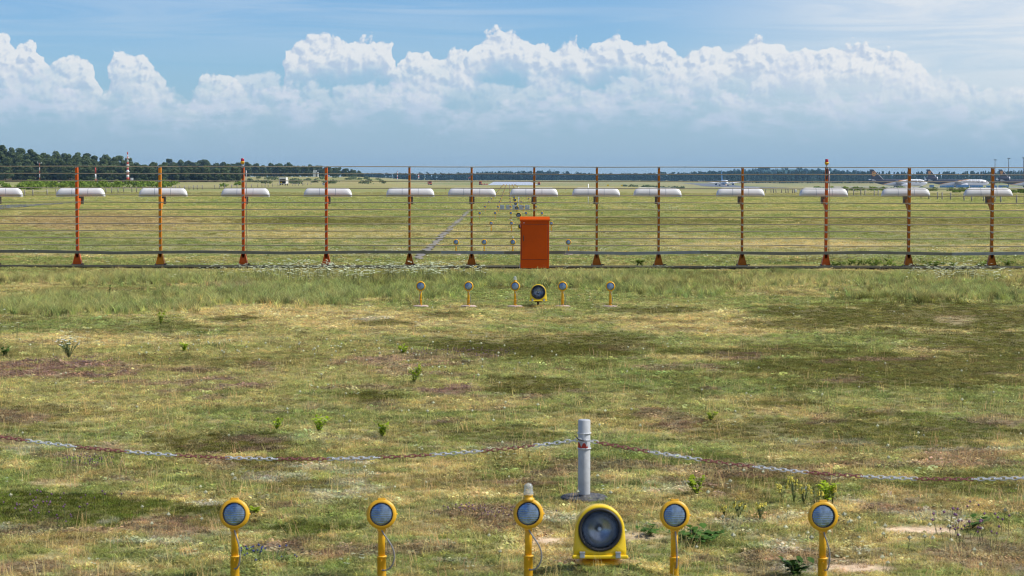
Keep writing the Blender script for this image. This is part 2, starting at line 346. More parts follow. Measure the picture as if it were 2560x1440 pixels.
MT['concrete'] = mat('concrete', (0.195, 0.18, 0.155), 0.9, var=0.22, scale=1.5, coords='Object', c2=(0.30, 0.26, 0.19), th=(0.50, 0.62))
MT['asphalt'] = mat('asphalt', (0.075, 0.08, 0.095), 0.85, var=0.2, scale=0.5)
MT['runway'] = mat('runway', (0.42, 0.46, 0.52), 0.6, var=0.22, scale=0.02)  # sky mirrored in the shimmering surface is put into this pale blue base
MT['taxiway'] = mat('taxiway', (0.13, 0.135, 0.155), 0.8, var=0.2, scale=0.03)
MT['apron'] = mat('apron', (0.34, 0.33, 0.31), 0.85, var=0.12, scale=0.03)
MT['wood'] = mat('wood', (0.27, 0.25, 0.23), 0.85, var=0.25, scale=5)
MT['white_paint'] = mat('white_paint', (0.78, 0.78, 0.77), 0.4, var=0.05, scale=1)
MT['mast_red'] = mat('mast_red', (0.50, 0.05, 0.025), 0.5, var=0.15, scale=1)
MT['dark'] = mat('dark', (0.02, 0.02, 0.025), 0.6, var=0.1)
MT['plane_white'] = mat('plane_white', (0.78, 0.78, 0.78), 0.3, var=0.04, scale=0.2)
MT['plane_brown'] = mat('plane_brown', (0.022, 0.014, 0.026), 0.3, var=0.1, scale=0.2)
MT['plane_gold'] = mat('plane_gold', (0.72, 0.30, 0.02), 0.35, var=0.05, scale=0.3)
MT['plane_grey'] = mat('plane_grey', (0.42, 0.44, 0.47), 0.4, var=0.1, scale=0.3)
MT['plane_blue'] = mat('plane_blue', (0.05, 0.33, 0.75), 0.3, var=0.08, scale=0.2)
MT['truck_orange'] = mat('truck_orange', (0.75, 0.13, 0.03), 0.45, var=0.1, scale=0.5)
MT['container_blue'] = mat('container_blue', (0.06, 0.20, 0.48), 0.5, var=0.2, scale=0.2)
MT['bark'] = mat('bark', (0.10, 0.075, 0.055), 0.9, var=0.25, scale=2)
def leafmat(name, c, c2, scale=0.25, rnd=0.25, transl=0.33):
    m = mat(name, c, 0.7, var=0.30, scale=scale, c2=c2, th=(0.42, 0.62), rnd=rnd, spec=0.15)
    n = m.node_tree.nodes; l = m.node_tree.links; p = n['Principled BSDF']; src = p.inputs['Base Color'].links[0].from_socket
    tr = n.new('ShaderNodeBsdfTranslucent'); l.new(src, tr.inputs[0]); ms = n.new('ShaderNodeMixShader'); ms.inputs[0].default_value = transl
    l.new(p.outputs[0], ms.inputs[1]); l.new(tr.outputs[0], ms.inputs[2]); l.new(ms.outputs[0], n['Material Output'].inputs[0]); return m
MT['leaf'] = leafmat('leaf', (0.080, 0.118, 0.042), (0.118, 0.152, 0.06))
MT['leaf_far'] = leafmat('leaf_far', (0.024, 0.072, 0.056), (0.042, 0.096, 0.070), 0.06)  # blue of the distance haze is partly put into this leaf colour
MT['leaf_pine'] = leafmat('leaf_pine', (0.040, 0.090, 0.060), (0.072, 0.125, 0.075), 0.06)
MT['leaf_bush'] = leafmat('leaf_bush', (0.16, 0.24, 0.03), (0.22, 0.29, 0.05), 0.5)
MT['leaf_seedling'] = leafmat('leaf_seedling', (0.36, 0.50, 0.03), (0.46, 0.56, 0.05), 9.0, transl=0.4)
MT['leaf_dark'] = leafmat('leaf_dark', (0.05, 0.12, 0.02), (0.09, 0.17, 0.03), 9.0)
MT['leaf_grey'] = leafmat('leaf_grey', (0.13, 0.17, 0.08), (0.18, 0.22, 0.11), 9.0)
MT['petal_yellow'] = mat('petal_yellow', (0.72, 0.62, 0.10), 0.7, var=0.15, scale=10)
MT['petal_bright'] = mat('petal_bright', (0.85, 0.58, 0.01), 0.7, var=0.1, scale=10)
MT['petal_white'] = mat('petal_white', (0.70, 0.72, 0.64), 0.7, var=0.12, scale=10)
MT['stem'] = mat('stem', (0.14, 0.18, 0.05), 0.7, var=0.2, scale=10)

# ------------------------------------------------------------------ terrain
def vnoise(x, y, seed=0):
    xi = np.floor(x).astype(np.int64); yi = np.floor(y).astype(np.int64); fx = x-xi; fy = y-yi
    fx = fx*fx*(3-2*fx); fy = fy*fy*(3-2*fy)
    def h(a, b):
        n = (a*374761393 + b*668265263 + seed*974711) & 0xFFFFFFFF
        n = ((n ^ (n >> 13))*1274126177) & 0xFFFFFFFF
        return ((n ^ (n >> 16)) & 0xFFFFFF)/float(0xFFFFFF)
    return (h(xi, yi)*(1-fx)+h(xi+1, yi)*fx)*(1-fy) + (h(xi, yi+1)*(1-fx)+h(xi+1, yi+1)*fx)*fy
def fbm(x, y, s, oct=4, seed=0, gain=0.55):
    t = 0; a = 1; q = 0; f = 1.0/s
    for k in range(oct):
        t = t + a*vnoise(x*f+k*17.3, y*f-k*9.1, seed+k); q += a; a *= gain; f *= 2.03
    return t/q
def sstep(v, a, b):
    t = np.clip((v-a)/(b-a), 0, 1); return t*t*(3-2*t)
TAB = {  # ground height (m) by distance, for the sides and the middle of the field
 'l': ([0, 700, 1000, 1500, 2200, 7000], [0, 0, 0.2, 2.9, 3.1, 3.0]),
 'c': ([0, 560, 716, 900, 1200, 1900, 2600, 3200, 7000], [0, 0, -0.2, -1.0, -2.6, -4.5, -3.25, -2.0, 0]),
 'r': ([0, 350, 500, 1000, 1500, 2000, 2416, 2700, 3000, 7000], [0, 0, -0.7, -2.8, -5.0, -6.5, -7.4, -5.0, -3.0, -1.0])}
def zt(X, Y):
    X = np.asarray(X, float); Y = np.asarray(Y, float)
    s = VX + F*X/np.maximum(Y, 20.0)
    zl = np.interp(Y, *TAB['l']); zc = np.interp(Y, *TAB['c']); zr = np.interp(Y, *TAB['r'])
    a = sstep(s, 880, 1080); b = sstep(s, 1500, 1780)
    z = zl*(1-a) + zc*a; z = z*(1-b) + zr*b
    hill = np.interp(Y, [0, 1000, 1230, 1500, 7000], [0, 0, 12.5, 13, 10])*np.interp(s, [-900, 0, 330, 560, 9000], [1.2, 1.0, 0.42, 0, 0])
    return z + hill + 0.10*np.exp(-(((X-0.63)/0.30)**2 + ((Y-14.15)/0.30)**2))
def z1(x, y): return float(zt(np.array([x]), np.array([y]))[0])
STRAW = np.array((0.70, 0.56, 0.27)); DRY = np.array((0.415, 0.40, 0.16)); GREEN = np.array((0.25, 0.31, 0.095)); MOSS = np.array((0.155, 0.145, 0.028))
PURP = np.array((0.28, 0.155, 0.145)); LICH = np.array((0.55, 0.55, 0.44)); SAND = np.array((0.56, 0.42, 0.28)); LUSH = np.array((0.125, 0.155, 0.016)); TALL = np.array((0.33, 0.375, 0.145)); BROWN = np.array((0.44, 0.345, 0.155))
PATCH = [  # px cx, cy, rx, ry, kind, weight
 (1340, 868, 260, 34, 'm', 1), (1130, 860, 150, 14, 'm', .8), (1500, 850, 120, 18, 'm', .8), (2310, 795, 430, 42, 'm', .95), (1990, 815, 170, 14, 'm', .9), (2250, 925, 500, 52, 'm', .85),
 (2460, 855, 200, 40, 'm', .9), (1900, 880, 240, 18, 'm', .8), (1330, 965, 130, 20, 'm', .9), (1500, 915, 70, 14, 'm', .8), (550, 1118, 190, 28, 'm', 1), (920, 1000, 110, 13, 'm', 1),
 (2250, 1085, 380, 44, 'm', .75), (1800, 1085, 140, 24, 'm', .8), (640, 1155, 140, 12, 'm', .8), (1560, 1040, 120, 16, 'm', .6), (1950, 1015, 130, 14, 'm', .8), (585, 798, 85, 8, 'm', 1), (960, 808, 70, 7, 'm', .9),
 (1640, 777, 130, 6, 'm', .9), (1120, 787, 70, 8, 'm', .8), (1980, 1210, 150, 20, 'm', .7), (2420, 1215, 200, 24, 'm', .7), (1250, 1090, 160, 20, 'm', .6), (300, 830, 120, 8, 'm', .5),
 (180, 1278, 330, 44, 'v', 1), (770, 1332, 120, 20, 'v', .9), (460, 1290, 120, 20, 'v', .8), (1720, 1155, 120, 12, 'v', .6),
 (150, 925, 230, 24, 'p', 1), (575, 957, 90, 16, 'p', 1), (1000, 908, 210, 18, 'p', .8), (1110, 972, 90, 18, 'p', 1), (450, 975, 120, 14, 'p', .8), (780, 1385, 150, 28, 'p', .8), (1180, 1300, 120, 14, 'p', .6), (560, 1200, 60, 7, 'p', .8), (215, 1165, 60, 6, 'p', .9), (1850, 890, 90, 14, 'p', .7), (2250, 1270, 130, 20, 'p', .7), (1480, 1415, 120, 20, 'p', .6), (560, 722, 90, 7, 'p', .6),
 (1780, 960, 260, 34, 'g', .8), (2350, 1065, 170, 34, 'g', .9), (650, 1040, 170, 26, 'g', .8), (2100, 985, 170, 18, 'g', .8), (2380, 1370, 170, 40, 'g', .7), (700, 1400, 120, 20, 'g', .6),
 (660, 1195, 150, 20, 'l', .9), (520, 1265, 60, 9, 'l', 1), (60, 1130, 90, 14, 'l', .6), (900, 797, 60, 5, 'l', .9), (2390, 1195, 0.1, 1, 'l', 0),
 (1360, 1355, 75, 18, 's', 1), (2290, 1326, 105, 9, 's', 1), (2150, 1425, 90, 14, 's', 1), (1600, 1345, 60, 9, 's', .8), (130, 1212, 60, 9, 's', .6), (2390, 800, 60, 10, 's', .35),
 (180, 768, 270, 26, 't', 1), (680, 738, 270, 30, 't', 1), (1040, 735, 130, 20, 't', .6), (2350, 735, 260, 22, 't', .6), (1700, 725, 200, 18, 't', .5),
 (1280, 703, 1700, 17, 't', .55), (400, 700, 600, 12, 't', .7), (820, 800, 420, 26, 'd', .8), (1800, 815, 250, 24, 'd', .9), (1750, 900, 120, 10, 'd', .8), (250, 850, 330, 26, 'd', .7), (1900, 1000, 160, 14, 'd', .6), (700, 785, 330, 18, 'd', .8), (1150, 1010, 200, 16, 'd', .6), (2380, 790, 50, 12, 'd', .8),
 (300, 560, 420, 20, 'd', .5), (250, 555, 260, 24, 'w', .55), (800, 555, 300, 9, 'm', .8), (1650, 555, 330, 10, 'm', .6), (2300, 555, 420, 12, 'm', .6), (2000, 610, 330, 9, 'd', .7), (900, 585, 420, 12, 'd', .5),
 (400, 615, 500, 12, 'g', .5), (2300, 650, 400, 14, 'g', .7), (900, 505, 500, 14, 'g', .5)]
def cover(X, Y):
    """vegetation: weights -> colour, and a tall-grass, moss, sand weight"""
    px = VX + F*X/Y; py = HY + F*CAMZ/Y
    n0 = fbm(X, Y*0.8, 3.4, 4, 1); n1 = fbm(X, Y, 1.1, 4, 11); n2 = fbm(X, Y, 0.33, 3, 21); n3 = fbm(X, Y, 9.0, 4, 31)
    def lay(c, a, w): return c*(1-w[:, None]) + a[None]*w[:, None]
    c = np.repeat(DRY[None], len(X), 0)
    c = lay(c, GREEN, sstep(n0+0.25*(n3-.5), 0.36, 0.58)*0.8); c = lay(c, STRAW, sstep(n1*0.6+n3*0.4, 0.53, 0.69)*0.6)
    near = sstep(py, 860, 1260)
    c = lay(c, BROWN, near*sstep(n1, 0.42, 0.6)*0.65); c = lay(c, STRAW, near*sstep(n2, 0.52, 0.7)*0.6); c = lay(c, GREEN*1.15, near*sstep(fbm(X, Y, 0.6, 3, 77), 0.5, 0.66)*0.7)
    moss = sstep(n1*0.65+fbm(X, Y, 2.6, 3, 41)*0.5, 0.68, 0.76)*0.6*sstep(py, 500, 560)
    purp = sstep(fbm(X, Y, 0.9, 4, 51), 0.61, 0.70)*0.6*sstep(py, 840, 900)
    lich = sstep(fbm(X, Y, 0.7, 4, 61), 0.64, 0.72)*0.6*sstep(py, 1050, 1150)
    tall = np.zeros(len(X)); sand = np.zeros(len(X)); vivid = np.zeros(len(X)); grn = np.zeros(len(X)); dry = np.zeros(len(X)); pink = np.zeros(len(X))
    for (cx, cy, rx, ry, k, wt) in PATCH:
        d = np.sqrt(((px-cx)/rx)**2 + ((py-cy)/ry)**2); m = d < 1.8
        if not m.any(): continue
        ww = np.zeros(len(X)); ww[m] = wt*sstep(d[m] + 1.3*(n1[m]-.5) + 0.9*(n2[m]-.5), 1.12, 0.72)
        if k == 'm': moss = np.maximum(moss, ww)
        elif k == 'v': vivid = np.maximum(vivid, ww)
        elif k == 'p': purp = np.maximum(purp, ww*sstep(n2, 0.36, 0.5))
        elif k == 'g': grn = np.maximum(grn, ww)
        elif k == 'l': lich = np.maximum(lich, ww*sstep(n2, 0.40, 0.55))
        elif k == 's': sand = np.maximum(sand, ww)
        elif k == 't': tall = np.maximum(tall, ww)
        elif k == 'd': dry = np.maximum(dry, ww)
        elif k == 'w': pink = np.maximum(pink, ww)
    c = lay(c, STRAW*1.05, dry*0.8); c = lay(c, np.array((0.36, 0.25, 0.15)), pink); c = lay(c, GREEN, grn*0.8); c = lay(c, TALL, tall*0.85)
    c = lay(c, MOSS, moss*0.9); c = lay(c, LUSH, vivid*0.9); c = lay(c, PURP, purp*0.80); c = lay(c, LICH, lich*0.75); c = lay(c, SAND, sand)
    c *= 1.16*(0.78 + 0.44*n2)[:, None]
    far = sstep(Y, 230, 420)  # meadow beyond the lamps
    cm = np.array((0.27, 0.255, 0.10))*(0.85+0.3*fbm(X, Y*0.25, 26, 4, 71))[:, None]; cm = lay(cm, np.array((0.19, 0.23, 0.07)), sstep(fbm(X, Y*0.3, 70, 4, 81), 0.45, 0.6)*0.6)
    straw_far = sstep(fbm(X, Y*0.3, 45, 3, 91) + np.where(Y > 480, 0.12, 0) , 0.50, 0.66); cm = lay(cm, np.array((0.38, 0.315, 0.15)), straw_far*0.38)
    c = c*(1-far[:, None]) + cm*far[:, None]
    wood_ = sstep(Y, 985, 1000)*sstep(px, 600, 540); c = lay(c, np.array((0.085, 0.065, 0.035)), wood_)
    return c, tall, np.maximum(moss, vivid), sand, purp, lich
def ground_mesh():
    ys = [-400, -60, -10, 0, 5]; y = 8.0
    while y < 7000: ys.append(y); y *= 1.0085
    ys.append(7000); ys = np.array(ys)
    u = np.concatenate([[-14, -4, -1.5, -0.8, -0.5], np.linspace(-0.36, 0.36, 300), [0.5, 0.8, 1.5, 4, 14]])
    we = np.maximum(ys, 8.0); X = u[None, :]*we[:, None]; far = np.abs(u) >= 0.5
    X[:, far] = np.sign(u[far])[None, :]*np.maximum(np.abs(X[:, far]), np.abs(u[far])[None, :]*60)
    Yg = np.repeat(ys[:, None], len(u), 1); shp = X.shape
    x = X.ravel(); yv = Yg.ravel(); z = zt(x, yv)
    z = z + np.where((yv > 9) & (yv < 300), (fbm(x, yv, 2.2, 3, 5)-.5)*0.07, 0)
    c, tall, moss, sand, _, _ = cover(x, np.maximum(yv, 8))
    litter_shade = sstep(yv, 300, 60)*(1-sand)*0.85
    c = c*(1-litter_shade[:, None]) + (np.array((0.12, 0.095, 0.055))[None]*0.7 + c*0.3)*litter_shade[:, None]  # soil and litter colour, darkened so the gaps between tufts read as shaded
    i = np.arange(shp[0]*shp[1]).reshape(shp)
    f = np.stack([i[:-1, :-1], i[:-1, 1:], i[1:, 1:], i[1:, :-1]], -1).reshape(-1, 4)
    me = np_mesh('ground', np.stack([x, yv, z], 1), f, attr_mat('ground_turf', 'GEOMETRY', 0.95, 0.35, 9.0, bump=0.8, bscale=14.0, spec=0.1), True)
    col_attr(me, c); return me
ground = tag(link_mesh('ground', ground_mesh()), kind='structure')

# flat surfaces laid on the ground
def sheet(name, rows, m, dz=0.02, kind='structure', label=None, cat=None):
    b = MB(); n = len(rows[0]); vs = [(p[0], p[1], z1(p[0], p[1])+dz) for r_ in rows for p in r_]
    b.add(vs, [(i*n+k, i*n+k+1, (i+1)*n+k+1, (i+1)*n+k) for i in range(len(rows)-1) for k in range(n-1)], True)
    return tag(b.build(name, m), label, cat, kind=kind)
# worn concrete strip beside the lamps
rows = []
for i in range(150):
    y = 68.6 + i*0.7; e = 0.05*math.sin(i*1.7)+random.uniform(-.05, .05)
    xc = -3.0 - 0.0022*(y-70); wd = 0.135+random.uniform(-.05, .05)
    rows.append([(xc-wd+e*1.8, y), (xc, y), (xc+wd+e*1.3, y)])
sheet('concrete_path', rows, MT['concrete'], 0.05)
pl = [((-80, 516), (-80, 528)), ((0, 514.5), (0, 524)), ((60, 512.5), (60, 519)), ((110, 510.5), (110, 514.5)), ((150, 508.5), (150, 511.5)), ((186, 507), (186, 508.3))]
sheet('asphalt_road', [[gp(*a)[:2], (gp(*a)*0.5+gp(*b)*0.5)[:2], gp(*b)[:2]] for a, b in pl], MT['asphalt'], 0.07)
rows = []
for y in np.linspace(1880, 2640, 40):
    xc = (1283-VX)/F*1900; rows.append([(xc+k*5.8, y) for k in range(-4, 5)])
sheet('runway', rows, MT['runway'], 0.10)
def px_strip(name, pts, m, dz=0.1):
    """centre line given as (px x, distance) and a half width in metres"""
    rows = []
    for (s, y, hw) in pts:
        x = (s-VX)/F*y; rows.append([(x-hw, y), (x, y), (x+hw, y)])
    return sheet(name, rows, m, dz)
px_strip('taxiway', [(1740, 2700, 20), (1780, 2560, 22), (1808, 2416, 23), (1835, 2200, 23), (1860, 2050, 22), (1885, 1900, 21), (1920, 1750, 20)], MT['taxiway'], 0.12)
px_strip('taxiway', [(1395, 1900, 14), (1440, 1880, 15), (1500, 1860, 14)], MT['taxiway'], 0.12)
rows = [[((s-VX)/F*y, y) for s in range(2060, 3300, 60)] for y in (1940, 2000, 2060, 2120, 2180, 2240)]
sheet('apron', rows, MT['apron'], 0.14)

# ------------------------------------------------------------------ approach lamps
def lens_mesh(r, ribs, dome, amp):
    b = MB(); g = 20; gj = 96; vs = []; idx = {}
    for i in range(g+1):
        for j in range(gj+1):
            x = -1+2*i/g; z = -1+2*j/gj
            d = max(abs(x), abs(z)); h = math.hypot(x, z)
            if h > 1e-6: x, z = x*d/h, z*d/h
            rr = math.hypot(x, z)
            idx[i, j] = len(vs); vs.append((x*r, -dome*(1-rr*rr) - amp*math.cos(z*ribs*math.pi)*(1-rr**6), z*r))
    return b.add(vs, [(idx[i, j], idx[i+1, j], idx[i+1, j+1], idx[i, j+1]) for i in range(g) for j in range(gj)], True)
def ring(mb, r0, r1, y0, y1, n=36, o=(0, 0, 0)):
    mb.lathe([(r0, y0), (r1, y0), (r1+0.0035, (y0+y1)/2), (r1, y1), (r0, y1), (r0, y0)], o, 'Y', n)
LAMP = {}
def lamp_meshes():
    h = MB(); ring(h, 0.080, 0.100, -0.030, 0.022)
    h.lathe([(0.094, 0.022), (0.088, 0.060), (0.062, 0.098), (0.030, 0.112), (0.001, 0.114)], (0, 0, 0), 'Y', 30)
    h.box((0, -0.004, 0.103), (0.055, 0.040, 0.016), bev=0.004); h.box((0, 0.002, -0.106), (0.055, 0.045, 0.020), bev=0.004)
    h.tube([(0.098, -0.006, 0), (0.110, -0.006, 0)], 0.006, 8)
    LAMP['head'] = h.mesh('head', MT['lamp_yellow'])
    g = MB(); ring(g, 0.075, 0.0805, -0.027, -0.014); LAMP['gasket'] = g.mesh('gasket', MT['rubber'])
    LAMP['lens'] = lens_mesh(0.0775, 13, 0.010, 0.00062).mesh('lens', MT['lens'])
    p = MB(); p.lathe([(0.001, 0.135), (0.0245, 0.135), (0.0245, 0.335), (0.018, 0.345), (0.001, 0.346)], n=18)
    LAMP['pole'] = p.mesh('pole', MT['lamp_yellow'])
    s = MB(); s.lathe([(0.031, 0.0), (0.031, 0.145), (0.036, 0.147), (0.036, 0.153), (0.024, 0.155)], n=18)
    s.tube([(0, -0.030, 0.125), (0, -0.038, 0.125)], 0.006, 8); s.tube([(0, -0.030, 0.06), (0, -0.038, 0.06)], 0.006, 8)
    LAMP['sleeve'] = s.mesh('sleeve', MT['lamp_yellow'])
    for k, (dx, lo, ex) in enumerate([(0.035, 0.07, -0.004), (0.075, 0.060, 0.0), (0.062, 0.055, -0.010), (0.006, 0.085, 0.006), (0.030, 0.075, 0.008), (-0.03, 0.05, 0.0)]):
        pts = []
        for t in np.linspace(0, 1, 18):
            z = 0.335*(1-t)+lo*t - 0.035*math.sin(math.pi*t**3)
            x = 0.004+dx*math.sin(math.pi*min(1, t**1.25))*1.15 + ex*t
            pts.append((x, -0.034-0.012*math.sin(math.pi*t), z))
        LAMP['cable%d' % k] = MB().tube(pts, 0.0055, 7).mesh('cable', MT['cable'])
    d = MB(); pr = [(0.17, 0.0), (0.165, 0.022), (0.13, 0.034), (0.035, 0.036)]; d.lathe(pr, n=16, smooth=False)
    LAMP['pad'] = d.mesh('pad', MT['pad'])
    q = MB(); q.lathe([(0.040, 0.0), (0.040, 0.012), (0.030, 0.014), (0.030, 0.030), (0.034, 0.034), (0.001, 0.036)], (0, 0, 0.440+0.095), n=18)
    LAMP['dome_base'] = q.mesh('dome_base', MT['lamp_yellow'])
    q = MB(); pr = [(0.0345, 0.0), (0.0345, 0.018), (0.030, 0.022), (0.030, 0.052)] + [(0.030*math.cos(a), 0.052+0.028*math.sin(a)) for a in np.linspace(0.15, math.pi/2, 7)]
    q.lathe(pr, (0, 0, 0.571), n=18); LAMP['glass_dome'] = q.mesh('glass_dome', MT['globe'])
    m = MB(); m.tube([(0, 0, 0.03), (0, 0, 0.34)], 0.022, 6); LAMP['far_pole'] = m.mesh('pole', MT['lamp_yellow'])
    m = MB(); m.lathe([(0.078, -0.02), (0.100, -0.02), (0.102, 0.02), (0.07, 0.09), (0.001, 0.11)], n=14, axis='Y'); LAMP['far_head'] = m.mesh('head', MT['lamp_yellow'])
    m = MB(); m.lathe([(0.079, -0.018), (0.05, -0.028), (0.001, -0.034)], n=14, axis='Y'); LAMP['far_lens'] = m.mesh('lens', MT['lens'])
lamp_meshes()
HZ = 0.440
def lamp(x, y, z, label, cab=0, dome=False, pad=True, tilt=0.06, yawj=0.0, far=False, group=None):
    t = empty('approach_light', (x, y, z)); tag(t, label, 'lamp', group)
    e = (-tilt, 0, yawj)
    if far:
        link_mesh('pole', LAMP['far_pole'], t); h = link_mesh('head', LAMP['far_head'], t, (0, 0, HZ)); h.rotation_euler = e
        link_mesh('lens', LAMP['far_lens'], h); return t
    h = link_mesh('head', LAMP['head'], t, (0, 0, HZ)); h.rotation_euler = e
    link_mesh('lens', LAMP['lens'], h, (0, -0.014, 0)); link_mesh('gasket', LAMP['gasket'], h)
    link_mesh('pole', LAMP['pole'], t); link_mesh('sleeve', LAMP['sleeve'], t); link_mesh('cable', LAMP['cable%d' % cab], t)
    if pad: link_mesh('pad', LAMP['pad'], t)
    if dome: link_mesh('dome_base', LAMP['dome_base'], t); link_mesh('glass_dome', LAMP['glass_dome'], t)
    return t
# big round flasher under a yellow hood
ST = {}
def strobe_meshes():
    n = 56; cz = 0.0; out = []; inn = []
    for k in range(n):
        a = 2*math.pi*k/n - math.pi/2 + 1e-4; c, s_ = math.cos(a), math.sin(a)
        if s_ >= 0: r = 0.168
        else:
            ts = []
            sx = 0.168; sl = 0.085      # sides flare towards the foot
            den = abs(c) - sl*abs(s_)
            if den > 1e-6: ts.append(sx/den)
            ts.append(0.178/abs(s_)); r = min(ts)
        out.append((c*r, s_*r)); inn.append((c*0.141, s_*0.141))
    b = MB()
    def ringat(pts, y, k=1.0): return [(x*k, y, z*k) for x, z in pts]
    b.loft([ringat(inn, 0.03), ringat(inn, -0.014), ringat(inn, -0.022, 1.02), ringat(out, -0.022, 0.965), ringat(out, -0.010), ringat(out, 0.16), ringat(out, 0.24, 0.82), ringat(out, 0.27, 0.4)], caps=False, smooth=True)
    b.f.append(tuple(len(b.v)-n+k for k in range(n))); b.sm.append(False)
    ST['hood'] = b.mesh('hood', MT['hood_yellow'])
    g = MB(); pr = [(0.146, -0.020), (0.149, -0.032), (0.140, -0.040), (0.129, -0.036), (0.127, -0.020), (0.146, -0.018)]; g.lathe(pr, axis='Y', n=48); ST['gasket'] = g.mesh('gasket', MT['rubber'])
    q = MB(); q.lathe([(0.134*math.sqrt(max(0, 1-t*t)) if t < 1 else 0.0005, -0.02+0.115*t) for t in np.sin(np.linspace(0, math.pi/2, 18))], axis='Y', n=64); ST['reflector'] = q.mesh('reflector', MT['reflector'])
    q = MB(); q.lathe([(0.130, -0.030), (0.10, -0.040), (0.06, -0.046), (0.001, -0.049)], axis='Y', n=48); ST['glass'] = q.mesh('glass', MT['clear_glass'])
    q = MB(); q.lathe([(0.014, 0.004), (0.015, -0.004), (0.010, -0.007), (0.006, -0.009), (0.005, -0.015), (0.0005, -0.018)], (0, 0.05, 0), axis='Y', n=24); q.tube([(0, 0.02, 0), (0, 0.10, 0)], 0.008, 8); ST['bulb'] = q.mesh('bulb', MT['bulb'])
    q = MB(); q.box((0, -0.026, -0.183), (0.385, 0.030, 0.026), bev=0.008); ST['bar'] = q.mesh('foot_bar', MT['hood_yellow'])
    q = MB(); q.box((0, -0.046, -0.170), (0.034, 0.014, 0.042), bev=0.003); q.box((0, -0.040, -0.152), (0.038, 0.030, 0.010), bev=0.002); ST['clip'] = q.mesh('clip', MT['steel'])
    q = MB(); q.tube([(0, 0.1, -0.19), (0, 0.1, -0.30)], [0.03, 0.025], 12); q.box((0, 0.1, -0.205), (0.15, 0.06, 0.03)); ST['neck'] = q.mesh('neck', MT['dark_steel'])
    q = MB(); q.lathe([(0.16, 0.0), (0.16, 0.018), (0.11, 0.032), (0.03, 0.036), (0.001, 0.036)], n=18); ST['foot'] = q.mesh('foot_plate', MT['lamp_yellow'])
strobe_meshes()
def strobe(x, y, z, h, label, scale=1.0, group=None):
    t = empty('strobe_light', (x, y, z)); tag(t, label, 'floodlight', group)
    hd = link_mesh('hood', ST['hood'], t, (0, 0, h)); hd.rotation_euler = (-0.09, 0, 0)
    for k, nm in (('gasket', 'gasket'), ('reflector', 'reflector'), ('glass', 'glass'), ('bulb', 'bulb'), ('bar', 'foot_bar')): link_mesh(nm, ST[k], hd)
    for sx in (-0.122, 0.122): link_mesh('clip', ST['clip'], hd, (sx, 0, 0))
    nk = link_mesh('neck', ST['neck'], t, (0, 0, h)); fp = link_mesh('foot_plate', ST['foot'], t, (0, 0.1, 0))
    nk.scale.z = max(0.6, (h-0.02)/0.30); nk.location.z = h - 0.19 + 0.19*nk.scale.z
    return t
ORD = ['first', 'second', 'third', 'fourth', 'fifth', 'sixth', 'seventh', 'eighth', 'ninth', 'tenth']
XC = 0.136
def rowname(i):
    if i == 0: return 'row before the chained post'
    if i == 1: return 'row between chain and wire fence'
    return '%s row beyond the wire fence' % ORD[i-2]
CABS = [0, 1, 1, 3, 4]; CAB2 = [5, 0, 4, 2, 4]
for i in range(29):
    y = 14.15 + 30*i; z = z1(XC, y)
    if i < 9:
        for k in range(5):
            dome = (k == 2 and i < 4)
            rn = rowname(i)
            if i == 0:
                lb = ['yellow post lamp at the end of the front row, two from the domed one', 'yellow post lamp with wide looping grey cable, beside the domed one',
                      'yellow post lamp with a glass dome on top, in front row', 'yellow post lamp with straight cable, dark leafy weed behind it',
                      'yellow post lamp standing in front of the yellow toadflax flowers'][k]
            else:
                lb = ['yellow post lamp, end farthest from the floodlight, ', 'yellow post lamp between end and centre lamp, ',
                      ('yellow centre lamp topped by a glass dome, ' if dome else 'yellow centre post lamp, '), 'yellow post lamp beside the floodlight, ', 'yellow post lamp, end past the floodlight, '][k] + rn
            jx = random.uniform(-.02, .02); lx = XC + (k-2)*1.0 + (jx if i else [-.01, -.005, 0, 0, 0.015][k])
            lamp(lx, y, z + (0.0 if i else [0.0, 0.0, 0.005, -0.005, -0.01][k]), lb, (CABS if i == 0 else CAB2)[k] if i < 2 else random.randrange(6), dome,
                 pad=(i > 0), tilt=(0.135 if i == 0 else 0.09)+random.uniform(-.02, .02), yawj=random.uniform(-.04, .04), group='approach lamps in rows of five')
        lb = 'large round floodlight in a yellow arched hood, ' + rowname(i)
        strobe(XC+0.49, y, z+(0.09 if i == 0 else 0), 0.245 if i == 0 else 0.315, lb, group='hooded floodlights beside the lamps')
    else:
        for k in range(5):
            lamp(XC+(k-2)*1.0, y, z, 'tiny yellow lamp in the far rows toward the runway', far=True, group='far approach lamps toward the runway')
# wide crossbar of lamps part way down the field
for s in (-1, 1):
    for k in range(7):
        x = XC + s*(3.4 + 1.5*k); y = 404.15
        lamp(x, y, z1(x, y), 'small lamp of the long crossbar reaching out beside the far rows', far=True, tilt=0.25, group='crossbar lamps far down the field')
# grey junction boxes and a thin white pole among the rows
t = empty('junction_box', (XC+0.4, 172, z1(XC, 172))); tag(t, 'low grey junction boxes on a rail among the lamp rows', 'box')
for k in range(5): MB().box((-1.1+0.52*k, 0, 0.28), (0.36, 0.12, 0.36), bev=0.02).build('box', MT['box_pale'], t)
MB().box((0, 0.02, 0.09), (2.7, 0.06, 0.05)).build('rail', MT['dark_steel'], t)
t = empty('marker_pole', (0.82, 176, 0)); tag(t, 'thin white pole standing behind the grey junction boxes', 'pole')
MB().tube([(0, 0, 0), (0, 0, 1.9)], 0.035, 8).build('shaft', MT['white_paint'], t); MB().lathe([(0.09, 0), (0.09, 0.03), (0.03, 0.05)], n=12).build('foot_plate', MT['concrete'], t)
t = empty('marker_pole', (gp(1470.5, 512).x, gp(1470.5, 512).y, 0)); tag(t, 'thin white pole below a capsule antenna in the meadow', 'pole')
